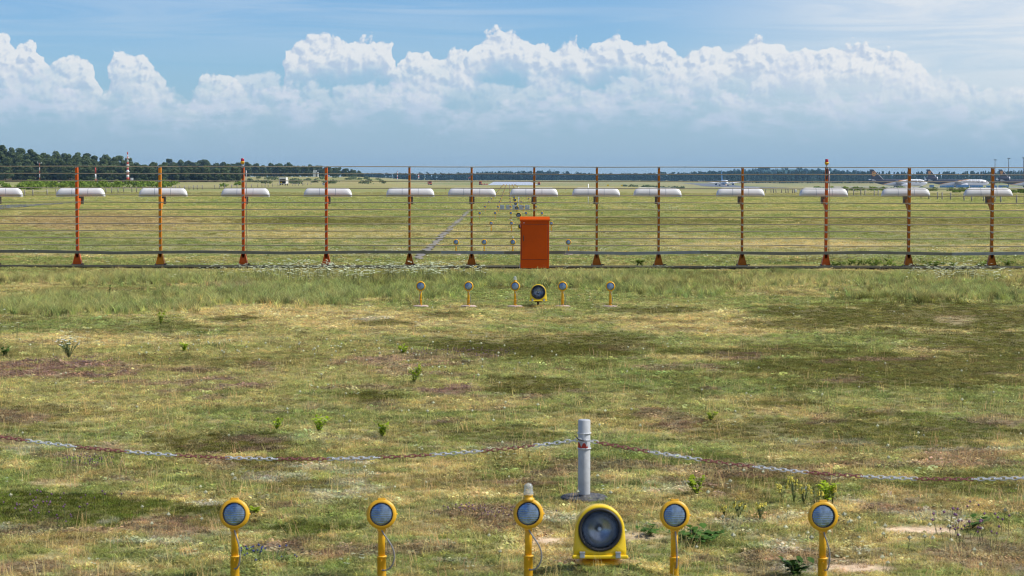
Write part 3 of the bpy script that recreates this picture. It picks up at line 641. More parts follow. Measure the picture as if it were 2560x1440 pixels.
MB().tube([(0, 0, 0), (0, 0, 2.1)], 0.045, 8).build('shaft', MT['white_paint'], t); MB().box((0, 0, 0.02), (0.8, 0.3, 0.05)).build('foot_plate', MT['concrete'], t)

# ------------------------------------------------------------------ wire reflector fence with capsule antennas
YF = 63.1
PX = [-16, 192, 400, 607.5, 815.5, 1023.5, 1179, 1335.5, 1492, 1647, 1856, 2066, 2273, 2481, 2689]
PMAT = ['post_red', 'post_red', 'post_amber', 'post_red', 'post_red', 'post_brown', 'post_brown', 'post_brown', 'post_brown', 'post_brown', 'post_brown', 'post_red', 'post_brown', 'post_brown', 'post_brown']
RODZ = [at(1272, 417.3 + 17.88*k, YF-0.1).z for k in range(12)]
fence = empty('wire_screen_fence', (0, YF, 0)); tag(fence, 'long open fence of orange posts and horizontal wires across the field', 'fence')
ROLLZ = lambda x: 0
PXW = [at(p, 540, YF).x for p in PX]
def tilt_z(x): return 0.0
for i, x in enumerate(PXW):
    m = MT[PMAT[i]]; wd = 0.078 if i < 5 or i > 10 else 0.064; dp = 0.15
    top = at(PX[i], 418.0 + 1.2*(PX[i]/2560), YF).z - 0.0
    b = MB(); b.box((0, dp/2-0.02, (top+0.30)/2), (wd, dp, top-0.30), bev=0.006)
    post = b.build('post', m, fence, (x, 0, 0))
    # flared foot of two cheek plates and a back plate, on a bolted base
    g = MB()
    for s in (-1, 1):
        g.loft([[(s*0.125, -0.06, 0.10), (s*0.137, -0.06, 0.10), (s*0.137, 0.16, 0.10), (s*0.125, 0.16, 0.10)],
                [(s*(wd/2), -0.03, 0.46), (s*(wd/2+0.012), -0.03, 0.46), (s*(wd/2+0.012), 0.13, 0.46), (s*(wd/2), 0.13, 0.46)]][::1])
    g.add([(-0.126, -0.02, 0.10), (0.126, -0.02, 0.10), (wd/2, -0.02, 0.46), (-wd/2, -0.02, 0.46), (-0.126, 0.0, 0.10), (0.126, 0.0, 0.10), (wd/2, 0.0, 0.46), (-wd/2, 0.0, 0.46)], [(0, 1, 2, 3), (7, 6, 5, 4), (0, 4, 5, 1)])
    g.box((0, 0.04, 0.30), (wd*0.8, 0.1, 0.4)); g.build('foot', m, post)
    p = MB(); p.box((0, 0.05, 0.085), (0.33, 0.30, 0.022))
    for sx in (-0.14, 0.14):
        for sy in (-0.06, 0.16): p.tube([(sx, sy, 0.0), (sx, sy, 0.13)], 0.016, 6)
    p.tube([(0.14, -0.06, 0.1), (0.20, -0.10, 0.12), (0.23, -0.1, 0.10)], 0.018, 6); p.build('base_plate', MT['dark_steel'], post)
    c = MB()
    for z in RODZ:
        c.box((0, -0.042, z-0.012), (wd*0.85, 0.03, 0.035)); c.box((-wd*0.2, -0.06, z-0.036), (0.018, 0.03, 0.018))
    c.build('wire_clamps', MT['steel'], post)['kind'] = 'stuff'
    MB().box((0, dp/2-0.02, top+0.006), (wd+0.012, dp+0.012, 0.012)).build('cap', MT['box_grey'], post)
    br = MB(); br.loft([[(-0.008, 0.10, RODZ[6]-0.1), (0.008, 0.10, RODZ[6]-0.1), (0.008, 0.14, RODZ[6]-0.1), (-0.008, 0.14, RODZ[6]-0.1)],
                        [(-0.03, 0.12, 2.02), (0.03, 0.12, 2.02), (0.03, 0.62, 2.02), (-0.03, 0.62, 2.02)], [(-0.03, 0.12, 2.09), (0.03, 0.12, 2.09), (0.03, 0.62, 2.09), (-0.03, 0.62, 2.09)]])
    br.build('bracket', m, post)
# wires: each one a rod run on the near side of the posts
x0, x1 = PXW[0]-3.0, PXW[-1]+3.0
for k, z in enumerate(RODZ):
    pts = []; n = 60
    for j in range(n+1):
        x = x0+(x1-x0)*j/n; pts.append((x, -0.065, z + 0.004*math.sin(j*0.9+k*1.3) - 0.0012*(x-PXW[0])*0.0 + (0.018 if (k == 11 and abs(x-8.6) < 0.3) else 0)))
    MB().tube(pts, 0.0145, 6).build('wire', MT['rod'], fence)
JN = [(-130, 629), (82, 628), (291, 632.2), (500, 629.3), (711, 632.4), (920, 629.8), (1102, 630.6), (1260, 631.6), (1414, 631), (1570, 633.5), (1751, 630.5), (1961, 634), (2170, 631), (2379, 635), (2560, 633), (2760, 632)]
for j in range(len(JN)-1):
    a, b2 = at(JN[j][0], JN[j][1], YF-0.12), at(JN[j+1][0], JN[j+1][1], YF-0.12); d = b2-a
    q = MB(); h = 0.043
    r_ = lambda p: [(p.x, -0.165, p.z-h), (p.x, -0.085, p.z-h), (p.x, -0.085, p.z+h), (p.x, -0.165, p.z+h)]
    q.loft([r_(a + d.normalized()*0.004), r_(b2 - d.normalized()*0.004)])
    q.build('cable_duct', MT['duct_grey' if j in (6, 8, 9, 13, 14) else 'duct_olive'], fence)
for s, i in ((1, 3), (1, 11)):   # conduit beside the posts that carry a warning lamp
    MB().tube([(PXW[i]+0.10, 0.10, 0.35), (PXW[i]+0.095, 0.09, 2.6), (PXW[i]+0.09, 0.06, 2.95)], 0.010, 6).build('conduit', MT['steel'], fence)
kb = MB()
kb.box(((x0+x1)/2, -0.62, 0.02), (x1-x0+30, 0.16, 0.12)); kerb = kb.build('ground_beam', MT['kerb'], None, (0, YF, 0))
tag(kerb, 'low dark ground beam running along the foot of the wire fence', 'beam')
rl = empty('ground_rail', (0, YF-0.66, 0)); tag(rl, 'thin grey double pipe lying along the dark ground beam', 'pipe')
for dy, zz, rr in ((0, 0.097, 0.012), (-0.11, 0.070, 0.010)):
    pts = [(x0-10+(x1-x0+20)*j/50, dy+0.01*math.sin(j), zz+0.004*math.sin(j*2.1)) for j in range(51)]
    MB().tube(pts, rr, 6).build('pipe', MT['duct_olive'], rl)
# capsule antennas
cap = MB()
def capsule_ring(x, k):
    pts = []
    for a in np.linspace(0, math.pi, 13): pts.append((x, 0.16*math.cos(a)*(0.35+0.65*k) if False else 0.15*math.cos(a)*(0.72+0.28*k), 0.245*math.sin(a)**0.8*k))
    return pts
rings = []
for t_ in np.linspace(0.0, 1.0, 7): rings.append(capsule_ring(-0.73+0.19*(1-math.cos(t_*math.pi/2)), max(0.06, math.sin(t_*math.pi/2))**0.75))
for x in np.linspace(-0.5, 0.5, 6): rings.append(capsule_ring(x, 1.0))
for t_ in np.linspace(1.0, 0.0, 7): rings.append(capsule_ring(0.73-0.19*(1-math.cos(t_*math.pi/2)), max(0.06, math.sin(t_*math.pi/2))**0.75))
cap.loft([r_[::-1] for r_ in rings], smooth=True); CAPM = cap.mesh('radome', MT['radome'])
fl = MB(); fl.box((0, 0, -0.012), (1.46, 0.27, 0.02), bev=0.004)
for k in range(8): fl.box((-0.63+0.18*k, -0.138, -0.016), (0.02, 0.01, 0.016))
FLM = fl.mesh('bottom_plate', MT['radome'])
sm_ = MB()
for xs_ in (-0.245, 0.245):
    rr2 = [[(x, y*1.012, z*1.008+0.0005) for (x, y, z) in capsule_ring(xs_+dx, 1.0)] for dx in (-0.007, 0.007)]
    m2_ = len(rr2[0]); sm_.add(rr2[0]+rr2[1], [(k, m2_+k, m2_+k+1, k+1) for k in range(m2_-1)], True)
SEAM = sm_.mesh('seam', MT['box_pale'])
bx = MB(); bx.box((0, 0, -0.13), (0.155, 0.14, 0.235), bev=0.005); BXM = bx.mesh('junction_box', MT['box_grey'])
YA = 63.72
ALAB = ['white capsule antenna at the fence end, above the dark asphalt road', 'white capsule antenna behind the red post next to the amber one', 'white capsule antenna behind the amber post',
        'white capsule antenna behind the red lamp-topped post on the forest side', 'white capsule antenna behind the plain red post nearest the box truck', 'white capsule antenna behind the first brown post, before the concrete strip',
        'white capsule antenna between concrete strip and lamp rows', 'white capsule antenna above the orange cabinet', 'white capsule antenna with a thin white pole below it, next to the cabinet',
        'white capsule antenna behind the post beside the lone green weed', 'white capsule antenna below the taxiing passenger jet', 'white capsule antenna behind the lamp-topped post on the parked jets side',
        'white capsule antenna below the lettered cargo jet without tail engine', 'white capsule antenna below the blue containers and floodlight masts', 'white capsule antenna at the fence end past the last cargo jet']
for i, p in enumerate(PX):
    xx = (PXW[i])*1.0; zz = at(p, 489.5, YA).z
    t = empty('capsule_antenna', (xx, YA, zz)); t.rotation_euler = (random.uniform(-.02, .02), random.uniform(-.008, .008), random.uniform(-.03, .03)); tag(t, ALAB[i], 'antenna', 'capsule antennas along the wire fence')
    link_mesh('seam', SEAM, link_mesh('radome', CAPM, t)); link_mesh('bottom_plate', FLM, t); link_mesh('junction_box', BXM, t)
# red warning lamps on two posts
for i, w_ in ((3, 'forest'), (11, 'parked jets')):
    tz = RODZ[0] + 0.015; t = empty('warning_lamp', (PXW[i]-0.005, YF+0.0, tz)); tag(t, 'red glass warning lamp on a yellow socket, on the %s side' % w_, 'lamp', 'warning lamps on fence posts')
    MB().tube([(0, 0, -0.07), (0, 0, 0.075)], 0.03, 12).build('stem', MT['steel'], t)
    MB().lathe([(0.001, 0.065), (0.050, 0.068), (0.055, 0.10), (0.066, 0.105), (0.068, 0.128), (0.054, 0.142), (0.001, 0.144)], n=20).build('socket', MT['lamp_yellow'], t)
    MB().lathe([(0.050, 0.143), (0.052, 0.16), (0.050, 0.215), (0.044, 0.232), (0.001, 0.236)], n=20).build('red_lens', MT['red_glass'], t)
    MB().box((0, -0.03, -0.22), (0.05, 0.07, 0.30)).build('mounting_box', MT['dark_steel'], t)

# ------------------------------------------------------------------ orange cabinet
YC = 61.4; cx = at(1337, 600, YC).x; ctop = at(1337, 542, YC).z; cw = 0.845
t = empty('switch_cabinet', (cx, YC+0.22, 0)); tag(t, 'tall orange metal switch cabinet with overhanging lid before the fence', 'cabinet')
H = ctop
MB().box((0, 0, H/2-0.03), (cw, 0.42, H-0.06), bev=0.006).build('body', MT['cabinet'], t)
ld = MB(); zb = H-0.125
ld.loft([[(-cw/2-0.022, -0.255, zb), (cw/2+0.022, -0.255, zb), (cw/2+0.022, 0.245, zb), (-cw/2-0.022, 0.245, zb)],
         [(-cw/2-0.022, -0.255, zb+0.045), (cw/2+0.022, -0.255, zb+0.045), (cw/2+0.022, 0.245, zb+0.045), (-cw/2-0.022, 0.245, zb+0.045)],
         [(-cw/2-0.012, -0.17, H), (cw/2+0.012, -0.17, H), (cw/2+0.012, 0.22, H), (-cw/2-0.012, 0.22, H)]])
ld.build('lid', MT['cabinet'], t)
d = MB(); d.box((-0.01, -0.219, 0.845), (cw-0.09, 0.014, 1.03), bev=0.004); dr = d.build('door', MT['cabinet'], t)
hd = MB(); hd.box((-cw/2+0.095, -0.232, 0.95), (0.026, 0.012, 0.165), bev=0.003); hd.box((-cw/2+0.10, -0.245, 0.94), (0.02, 0.02, 0.12), bev=0.003); hd.build('handle', MT['dark_steel'], dr)
MB().box((-cw/2+0.10, -0.2135, H-0.18), (0.05, 0.006, 0.016)).build('badge', MT['link_white'], t)
MB().box((0, 0, 0.03), (cw+0.02, 0.43, 0.07)).build('plinth', MT['kerb'], t)
MB().box((-0.01, -0.2125, 0.845), (cw-0.074, 0.004, 1.046)).build('door_seam', MT['dark'], t)
MB().tube([(-cw/2-0.012, -0.1, 0.22), (-cw/2-0.016, -0.16, 0.06), (-cw/2+0.05, -0.32, 0.03), (-cw/2+0.30, -0.40, 0.03)], 0.011, 6).build('cable', MT['link_white'], t)

# ------------------------------------------------------------------ chain and its posts
def chain_post(px, ytop, ybase, label, Y=None):
    g = gp(px, ybase); h = at(px, ytop, g.y).z
    t = empty('chain_post', (g.x, g.y, 0)); tag(t, label, 'post', 'posts that carry the chain')
    MB().lathe([(0.052, 0.0), (0.052, h-0.006), (0.047, h), (0.001, h)], n=24).build('shaft', MT['white_post'], t)
    for zz in (h-0.115, h-0.245):
        MB().lathe([(0.052, zz-0.004), (0.060, zz-0.002), (0.060, zz+0.004), (0.052, zz+0.005)], n=24).build('collar', MT['link_white'], t)
    tp_ = MB(); vs = []; na = 14
    for k in range(na):          # torn strip of red tape round part of the shaft
        a_ = R(-175 + 118*k/(na-1)); lo_ = h-0.238; hi_ = lo_ + (0.052 if k < 3 else 0.040*abs(math.sin(k*0.52))+0.006)
        vs += [(0.0535*math.cos(a_), 0.0535*math.sin(a_), lo_), (0.0535*math.cos(a_), 0.0535*math.sin(a_), hi_)]
    tp_.add(vs, [(2*k, 2*k+2, 2*k+3, 2*k+1) for k in range(na-1)]); tp_.build('red_band', MT['red_tape'], t)
    b = MB(); b.lathe([(0.20, 0.0), (0.20, 0.022), (0.185, 0.034), (0.13, 0.026), (0.06, 0.030), (0.052, 0.05)], (0, 0, 0.01), n=32); b.build('rubber_foot', MT['base_rubber'], t)
    MB().tube([(0.0, -0.06, h-0.175), (-0.045, -0.065, h-0.165), (-0.085, -0.07, h-0.125)], [0.006, 0.006, 0.004], 5).build('cable_tie', MT['rubber'], t)
    return t
chain_post(1460, 1049, 1252, 'weathered white round post with red band holding the chain ends')
chain_post(-70, 1030, 1226, 'white round post beyond the red end of the chain')
chain_post(2965, 1098, 1312, 'white round post on the toadflax side')
# one oval link, 44 mm pitch
lk = MB(); n = 12; pts = []
for k in range(n):
    a = 2*math.pi*k/n; pts.append(Vector((0.018*math.copysign(abs(math.cos(a))**0.7, math.cos(a))+0.0125*math.copysign(1, math.cos(a))*(abs(math.cos(a)) > 0.3), 0, 0.0135*math.sin(a))))
vs = []; fs = []; m_ = 4
for k, p in enumerate(pts):
    tdir = (pts[(k+1) % n]-pts[k-1]).normalized(); nn = Vector((0, 1, 0)).cross(tdir)
    for q in range(m_):
        a = 2*math.pi*q/m_+math.pi/4; vs.append(p + (nn*math.cos(a)+Vector((0, 1, 0))*math.sin(a))*0.0043)
for k in range(n):
    for q in range(m_): fs.append((k*m_+q, k*m_+(q+1) % m_, ((k+1) % n)*m_+(q+1) % m_, ((k+1) % n)*m_+q))
LKW = MB().add(vs, fs, True).mesh('link', MT['link_white']); LKR = MB().add(vs, fs, True).mesh('link', MT['link_red'])
def chain(pxs, Ya, Yb, phase, label, seg=10):
    """run of links through a measured sagging curve between two posts at distances Ya, Yb"""
    P = []
    xa, xb = pxs[0][0], pxs[-1][0]
    xs = np.linspace(xa, xb, 400); cf = np.polyfit([p[0] for p in pxs], [p[1] for p in pxs], 3)
    for x in xs:
        u = (x-xa)/(xb-xa); P.append(at(x, float(np.polyval(cf, x)), Ya*(1-u)+Yb*u))
    cum = [0]
    for a, b in zip(P[:-1], P[1:]): cum.append(cum[-1]+(b-a).length)
    t = empty('chain', P[0]); tag(t, label, 'chain', 'chains hung between posts'); pitch = 0.0445; n = int(cum[-1]/pitch); k = 0
    for i in range(n):
        s_ = (i+0.5)*pitch
        while cum[k+1] < s_: k += 1
        p = P[k].lerp(P[k+1], (s_-cum[k])/(cum[k+1]-cum[k])); dr_ = (P[min(k+4, 399)]-P[max(k-4, 0)]).normalized()
        q = dr_.to_track_quat('X', 'Z') @ Quaternion((1, 0, 0), (0.12 if i % 2 else 0.12+math.pi/2)+random.uniform(-.1, .1))
        me = LKR if ((i+phase)//seg) % 2 == 0 else LKW
        o = bpy.data.objects.new('link', me); col.objects.link(o); o.parent = t; o.location = p-P[0]; o.rotation_mode = 'QUATERNION'; o.rotation_quaternion = q
YP = gp(1460, 1252).y
chain([(-70, 1084), (0, 1091), (150, 1108), (415, 1137), (600, 1147), (740, 1149.5), (1000, 1142), (1200, 1125), (1350, 1110), (1452, 1102)], gp(-70, 1226).y-0.06, YP-0.06, 19, 'sagging red and white chain from the banded post toward the forest side')
chain([(1468, 1103), (1560, 1116), (1700, 1140), (1860, 1165), (2050, 1184), (2200, 1194), (2350, 1197.5), (2560, 1194), (2760, 1180), (2960, 1155)], YP-0.06, gp(2965, 1312).y-0.06, 18, 'sagging red and white chain from the banded post toward the toadflax')

# ------------------------------------------------------------------ grass and herbs (uncountable ground cover)
TUFT = bpy.data.collections.new('tuft_sources')
def blade_tuft(name, nb, h, spread, wid, lean, seed, tints, hj=0.4, kind='blade', seg=2):
    r = random.Random(seed); vs = []; fs = []; tn = []
    for k in range(nb):
        a = r.uniform(0, 2*math.pi); rad = spread*math.sqrt(r.random()); bx, by = math.cos(a)*rad, math.sin(a)*rad
        hh = h*(1-hj*r.random()); la = r.uniform(0, 2*math.pi); ln = lean*r.uniform(0.3, 1.1)*hh; wa = r.uniform(0, math.pi); wx, wy = math.cos(wa)*wid/2, math.sin(wa)*wid/2
        t = tints[r.randrange(len(tints))]; q = r.uniform(0.75, 1.2); t = (t[0]*q, t[1]*q, t[2]*q, 1); b = len(vs)
        if kind == 'blade':
            for j in range(seg+1):
                u = j/seg; cx_ = bx+math.cos(la)*ln*u*u; cy_ = by+math.sin(la)*ln*u*u; z = hh*u*(1-0.25*u*lean)
                wq = (1-u*0.85)
                vs += [(cx_-wx*wq, cy_-wy*wq, z), (cx_+wx*wq, cy_+wy*wq, z)]; tn += [t, t]
            for j in range(seg): fs.append((b+2*j, b+2*j+1, b+2*j+3, b+2*j+2))
        else:   # leaf: a tilted diamond held at some height
            z = hh*r.uniform(0.2, 1.0); L_ = wid*r.uniform(0.8, 1.5); dx, dy = math.cos(la)*L_, math.sin(la)*L_; tz = r.uniform(-.2, .6)*L_
            sx, sy = -math.sin(la)*L_*0.38, math.cos(la)*L_*0.38
            vs += [(bx, by, z), (bx+dx*.5+sx, by+dy*.5+sy, z+tz*.6), (bx+dx, by+dy, z+tz), (bx+dx*.5-sx, by+dy*.5-sy, z+tz*.6)]; tn += [t]*4; fs.append((b, b+1, b+2, b+3))
    me = np_mesh(name, vs, fs, MT['grass']); col_attr(me, np.array(tn), 'tint')
    o = bpy.data.objects.new(name, me); TUFT.objects.link(o)
def umbel(name, h, n, seed, flower=(4.6, 4.6, 4.2), sz=0.035, stem=(0.5, 0.6, 0.35), ball=False):
    r = random.Random(seed); vs = []; fs = []; tn = []
    for k in range(n):
        x, y = r.uniform(-.10, .10)*(n > 1), r.uniform(-.10, .10)*(n > 1); hh = h*r.uniform(0.7, 1.1); tx, ty = x*1.4+r.uniform(-.02, .02), y*1.4
        b = len(vs); vs += [(x-.002, y, 0), (x+.002, y, 0), (tx+.0015, ty, hh), (tx-.0015, ty, hh)]; fs.append((b, b+1, b+2, b+3)); tn += [(*stem, 1)]*4
        if ball:
            b = len(vs); s = sz*0.5
            vs += [(tx-s, ty, hh), (tx, ty-s, hh), (tx+s, ty, hh), (tx, ty+s, hh), (tx, ty, hh+s), (tx, ty, hh-s)]; tn += [(*flower, 1)]*6
            for (i, j) in ((0, 1), (1, 2), (2, 3), (3, 0)): fs += [(b+i, b+j, b+4, b+4), (b+j, b+i, b+5, b+5)]
        else:
            for q in range(5):
                a = 2*math.pi*q/5+r.random(); rr = sz*0.55*(q > 0); cx_, cy_ = tx+math.cos(a)*rr, ty+math.sin(a)*rr; zz = hh+r.uniform(-.004, .006); s = sz*0.36
                b = len(vs); vs += [(cx_-s, cy_-s, zz), (cx_+s, cy_-s, zz+.003), (cx_+s, cy_+s, zz), (cx_-s, cy_+s, zz+.002)]; fs.append((b, b+1, b+2, b+3)); tn += [(*flower, 1)]*4
    fs = [f if f[2] != f[3] else (f[0], f[1], f[2]) for f in fs]
    me = bpy.data.meshes.new(name); me.from_pydata(vs, [], fs); me.materials.append(MT['grass']); col_attr(me, np.array(tn), 'tint')
    o = bpy.data.objects.new(name, me); TUFT.objects.link(o)
MT['grass'] = attr_mat('grass_blades', 'INSTANCER', 0.7, 0.2, 6.0, transl=0.4, spec=0.2)
W1 = [(1, 1, 1), (1.25, 1.15, 0.95), (0.8, 0.85, 0.8), (1.1, 0.95, 0.8)]; W2 = [(1, 1, 1), (1.15, 1.1, 1), (0.8, 0.85, 0.9)]
for k in range(3): blade_tuft('tuft_a%d' % k, 26, 0.055, 0.055, 0.0045, 0.9, 10+k, W1)          # 0-2 short grass
for k in range(2): blade_tuft('tuft_b%d' % k, 22, 0.030, 0.050, 0.018, 0, 20+k, W2, kind='leaf')  # 3-4 herbs
for k in range(2): blade_tuft('tuft_c%d' % k, 46, 0.024, 0.060, 0.006, 0.5, 30+k, W2, seg=1)      # 5-6 moss
for k in range(2): blade_tuft('tuft_d%d' % k, 24, 0.26, 0.055, 0.0085, 0.8, 40+k, W1, seg=3)      # 7-8 tall grass
for k in range(2): blade_tuft('tuft_e%d' % k, 5, 0.20, 0.05, 0.004, 0.35, 50+k, [(1.2, 1.1, 1.0)], seg=2)  # 9-10 dry stalks
for k in range(2): blade_tuft('tuft_f%d' % k, 60, 0.085, 0.17, 0.012, 0.9, 60+k, W1, seg=1)       # 11-12 wide far clump
umbel('tuft_g0', 0.30, 5, 1); umbel('tuft_g1', 0.22, 3, 2)                                          # 13-14 white umbels
umbel('tuft_h0', 0.10, 1, 3, (3.9, 3.7, 3.2), 0.034, ball=True)                                     # 15 seed heads
umbel('tuft_i0', 0.13, 3, 4, (1.7, 0.9, 1.8), 0.022, ball=True)                                    # 16 purple
def scatter(name, P, C, RO, SC, ID):
    me = bpy.data.meshes.new(name); me.vertices.add(len(P)); me.vertices.foreach_set('co', np.asarray(P, np.float32).ravel())
    a = me.attributes.new('col', 'FLOAT_COLOR', 'POINT'); a.data.foreach_set('color', np.concatenate([C, np.ones((len(C), 1))], 1).astype(np.float32).ravel())
    a = me.attributes.new('rot', 'FLOAT_VECTOR', 'POINT'); a.data.foreach_set('vector', np.asarray(RO, np.float32).ravel())
    a = me.attributes.new('scl', 'FLOAT_VECTOR', 'POINT'); a.data.foreach_set('vector', np.asarray(SC, np.float32).ravel())
    a = me.attributes.new('idx', 'INT', 'POINT'); a.data.foreach_set('value', np.asarray(ID, np.int32))
    o = link_mesh(name, me); tag(o, kind='stuff')
    g = bpy.data.node_groups.new(name, 'GeometryNodeTree'); g.interface.new_socket('Geometry', in_out='INPUT', socket_type='NodeSocketGeometry'); g.interface.new_socket('Geometry', in_out='OUTPUT', socket_type='NodeSocketGeometry')
    n = g.nodes; l = g.links; gi = n.new('NodeGroupInput'); go = n.new('NodeGroupOutput'); mp = n.new('GeometryNodeMeshToPoints'); ip = n.new('GeometryNodeInstanceOnPoints'); ci = n.new('GeometryNodeCollectionInfo')
    ci.inputs['Collection'].default_value = TUFT; ci.inputs['Separate Children'].default_value = True; ci.inputs['Reset Children'].default_value = True
    ip.inputs['Pick Instance'].default_value = True
    l.new(gi.outputs[0], mp.inputs[0]); l.new(mp.outputs[0], ip.inputs['Points']); l.new(ci.outputs[0], ip.inputs['Instance'])
    for nm, ty, sk in (('idx', 'INT', 'Instance Index'), ('rot', 'FLOAT_VECTOR', 'Rotation'), ('scl', 'FLOAT_VECTOR', 'Scale')):
        na = n.new('GeometryNodeInputNamedAttribute'); na.data_type = ty; na.inputs['Name'].default_value = nm; l.new(na.outputs['Attribute'], ip.inputs[sk])
    l.new(ip.outputs[0], go.inputs[0]); md = o.modifiers.new('scatter', 'NODES'); md.node_group = g
    return o
def fan_points(y0, y1, dens, margin=2.5):
    W = lambda y: 0.262*y + margin
    n = int(((0.262*(y1*y1-y0*y0)) + 2*margin*(y1-y0))*dens); out = np.zeros((0, 2))
    Y = rng.uniform(y0, y1, n*2); keep = rng.random(n*2) < W(Y)/W(y1); Y = Y[keep][:n]; X = rng.uniform(-1, 1, len(Y))*W(Y)
    return X, Y
def gz(X, Y): return zt(X, Y) + np.where((Y > 9) & (Y < 300), (fbm(X, Y, 2.2, 3, 5)-.5)*0.07, 0)
PP, CC, RR, SS, II = [], [], [], [], []
def put(X, Y, c, idx, s, sz=None, tilt=0.15):
    n = len(X); PP.append(np.stack([X, Y, gz(X, Y)-0.004], 1)); CC.append(c); II.append(idx)
    RR.append(np.stack([rng.normal(0, tilt, n), rng.normal(0, tilt, n), rng.uniform(0, 6.283, n)], 1)); SS.append(np.stack([s, s, s if sz is None else sz], 1))
def clear(X, Y):   # keep hard surfaces free
    k = ~((np.abs(X+3.05) < 0.08) & (Y > 69) & (Y < 172)); k &= ~(((Y > YF-0.95) & (Y < YF-0.45)))
    return k
for (y0, y1, dens, sc0, sc1) in ((11.5, 21, 430, 0.8, 1.15), (21, 34, 230, 1.0, 1.5), (34, 72, 85, 1.5, 2.3)):
    X, Y = fan_points(y0, y1, dens); c, tall, moss, sand, purp, lich = cover(X, Y); r_ = rng.random(len(X))
    keep = (r_ > sand*0.93) & clear(X, Y); X, Y, c, tall, moss, purp, lich = (q[keep] for q in (X, Y, c, tall, moss, purp, lich)); n = len(X); q = rng.random(n)
    idx = rng.integers(0, 3, n); herb = q < 0.16+0.5*purp+0.4*lich; idx = np.where(herb, 3+rng.integers(0, 2, n), idx); mo = rng.random(n) < moss; idx = np.where(mo, 5+rng.integers(0, 2, n), idx)
    tl = (rng.random(n) < tall*0.5); idx = np.where(tl, 7+rng.integers(0, 2, n), idx)
    dry = (rng.random(n) < 0.055) & ~mo; idx = np.where(dry, 9+rng.integers(0, 2, n), idx)
    u = (Y-y0)/(y1-y0); s = (sc0+(sc1-sc0)*u)*rng.uniform(0.65, 1.35, n); s = np.where(tl, rng.uniform(0.7, 1.15, n), np.where(dry, rng.uniform(0.35, 1.15, n), s)); s = s*np.where(tl | dry | mo, 1.0, 0.62+0.9*fbm(X, Y, 0.8, 3, 95)**1.5*1.6)
    hz = s*np.where(mo | tl | dry, 1.0, 0.75/(0.5+0.5*s)); hz = np.where(mo, 0.9, hz)
    cc = c*np.clip(rng.normal(1.0, 0.37, n), 0.35, 1.9)[:, None]; cc[dry] = STRAW*1.15
    cc *= 1 + rng.normal(0, 0.07, (n, 3)); put(X, Y, np.clip(cc, 0.01, 0.9), idx, s, hz)
X, Y = fan_points(72, 380, 5.0, 4); c, tall, moss, sand, purp, lich = cover(X, Y); k = clear(X, Y); X, Y, c = X[k], Y[k], c[k]; n = len(X)
kk = rng.random(n) < np.interp(Y, [72, 200, 380], [1, 1, 0.0]); X, Y, c = X[kk], Y[kk], c[kk]; n = len(X)
s = np.interp(Y, [72, 300], [1.0, 2.6])*rng.uniform(0.7, 1.3, n); put(X, Y, np.clip(c*rng.uniform(0.75, 1.3, n)[:, None], 0.01, 0.9), 11+rng.integers(0, 2, n), s, np.full(n, 0.85)*rng.uniform(0.6, 1.3, n))
grass = scatter('grass', np.concatenate(PP), np.concatenate(CC), np.concatenate(RR), np.concatenate(SS), np.concatenate(II))
# wild flowers
PP, CC, RR, SS, II = [], [], [], [], []
def blob(px, py, rx, ry, n, idx, s0, s1, c=(0.16, 0.17, 0.14)):
    a = rng.normal(0, 0.5, (n, 2)); X = []; Y = []
    for (u, v) in a:
        g = gp(px+u*rx, min(1436, max(478, py+v*ry))); X.append(g.x); Y.append(g.y)
    X = np.array(X); Y = np.array(Y); k = clear(X, Y) & (Y < 400); X, Y = X[k], Y[k]; m = len(X)
    put(X, Y, np.repeat(np.array(c)[None], m, 0)*rng.uniform(0.8, 1.2, m)[:, None], rng.choice(idx, m), rng.uniform(s0, s1, m), tilt=0.1)
blob(760, 699, 230, 16, 170, [13, 14], 0.9, 1.6); blob(1040, 700, 160, 12, 90, [13], 0.9, 1.5); blob(2390, 699, 140, 16, 90, [13, 14], 0.8, 1.4); blob(180, 872, 90, 14, 7, [13], 0.6, 1.0); blob(8, 850, 40, 12, 6, [13], 0.6, 1.0)
blob(330, 503, 420, 16, 500, [13, 14], 0.9, 1.5); blob(980, 508, 420, 26, 900, [13, 14], 0.9, 1.5); blob(1600, 520, 300, 18, 500, [13, 14], 0.9, 1.5); blob(2250, 505, 500, 22, 500, [13, 14], 0.9, 1.4); blob(1280, 655, 1600, 30, 260, [13, 14], 0.7, 1.2); blob(2300, 655, 500, 20, 120, [13, 14], 0.7, 1.2)
blob(1280, 1000, 2200, 420, 210, [15], 0.8, 1.3); blob(650, 880, 420, 30, 50, [15], 0.9, 1.4); blob(2150, 1350, 420, 90, 34, [15], 0.9, 1.3); blob(1150, 905, 330, 50, 40, [15], 0.9, 1.4); blob(1280, 800, 2200, 160, 90, [14], 0.5, 0.9); blob(1280, 1150, 2300, 420, 60, [13, 14], 0.25, 0.5)
blob(2410, 1345, 130, 40, 12, [16], 0.9, 1.3); blob(130, 1290, 120, 40, 14, [16], 0.7, 1.1); blob(215, 1165, 70, 8, 22, [16], 0.5, 0.8); blob(180, 915, 200, 12, 22, [16], 0.6, 0.9); blob(1180, 895, 200, 16, 40, [16], 0.6, 0.9); blob(1230, 1295, 120, 12, 20, [16], 0.5, 0.8); blob(655, 1415, 60, 12, 8, [16], 0.7, 1.0, (0.06, 0.14, 0.2))
flowers = scatter('wildflowers', np.concatenate(PP), np.concatenate(CC), np.concatenate(RR), np.concatenate(SS), np.concatenate(II))

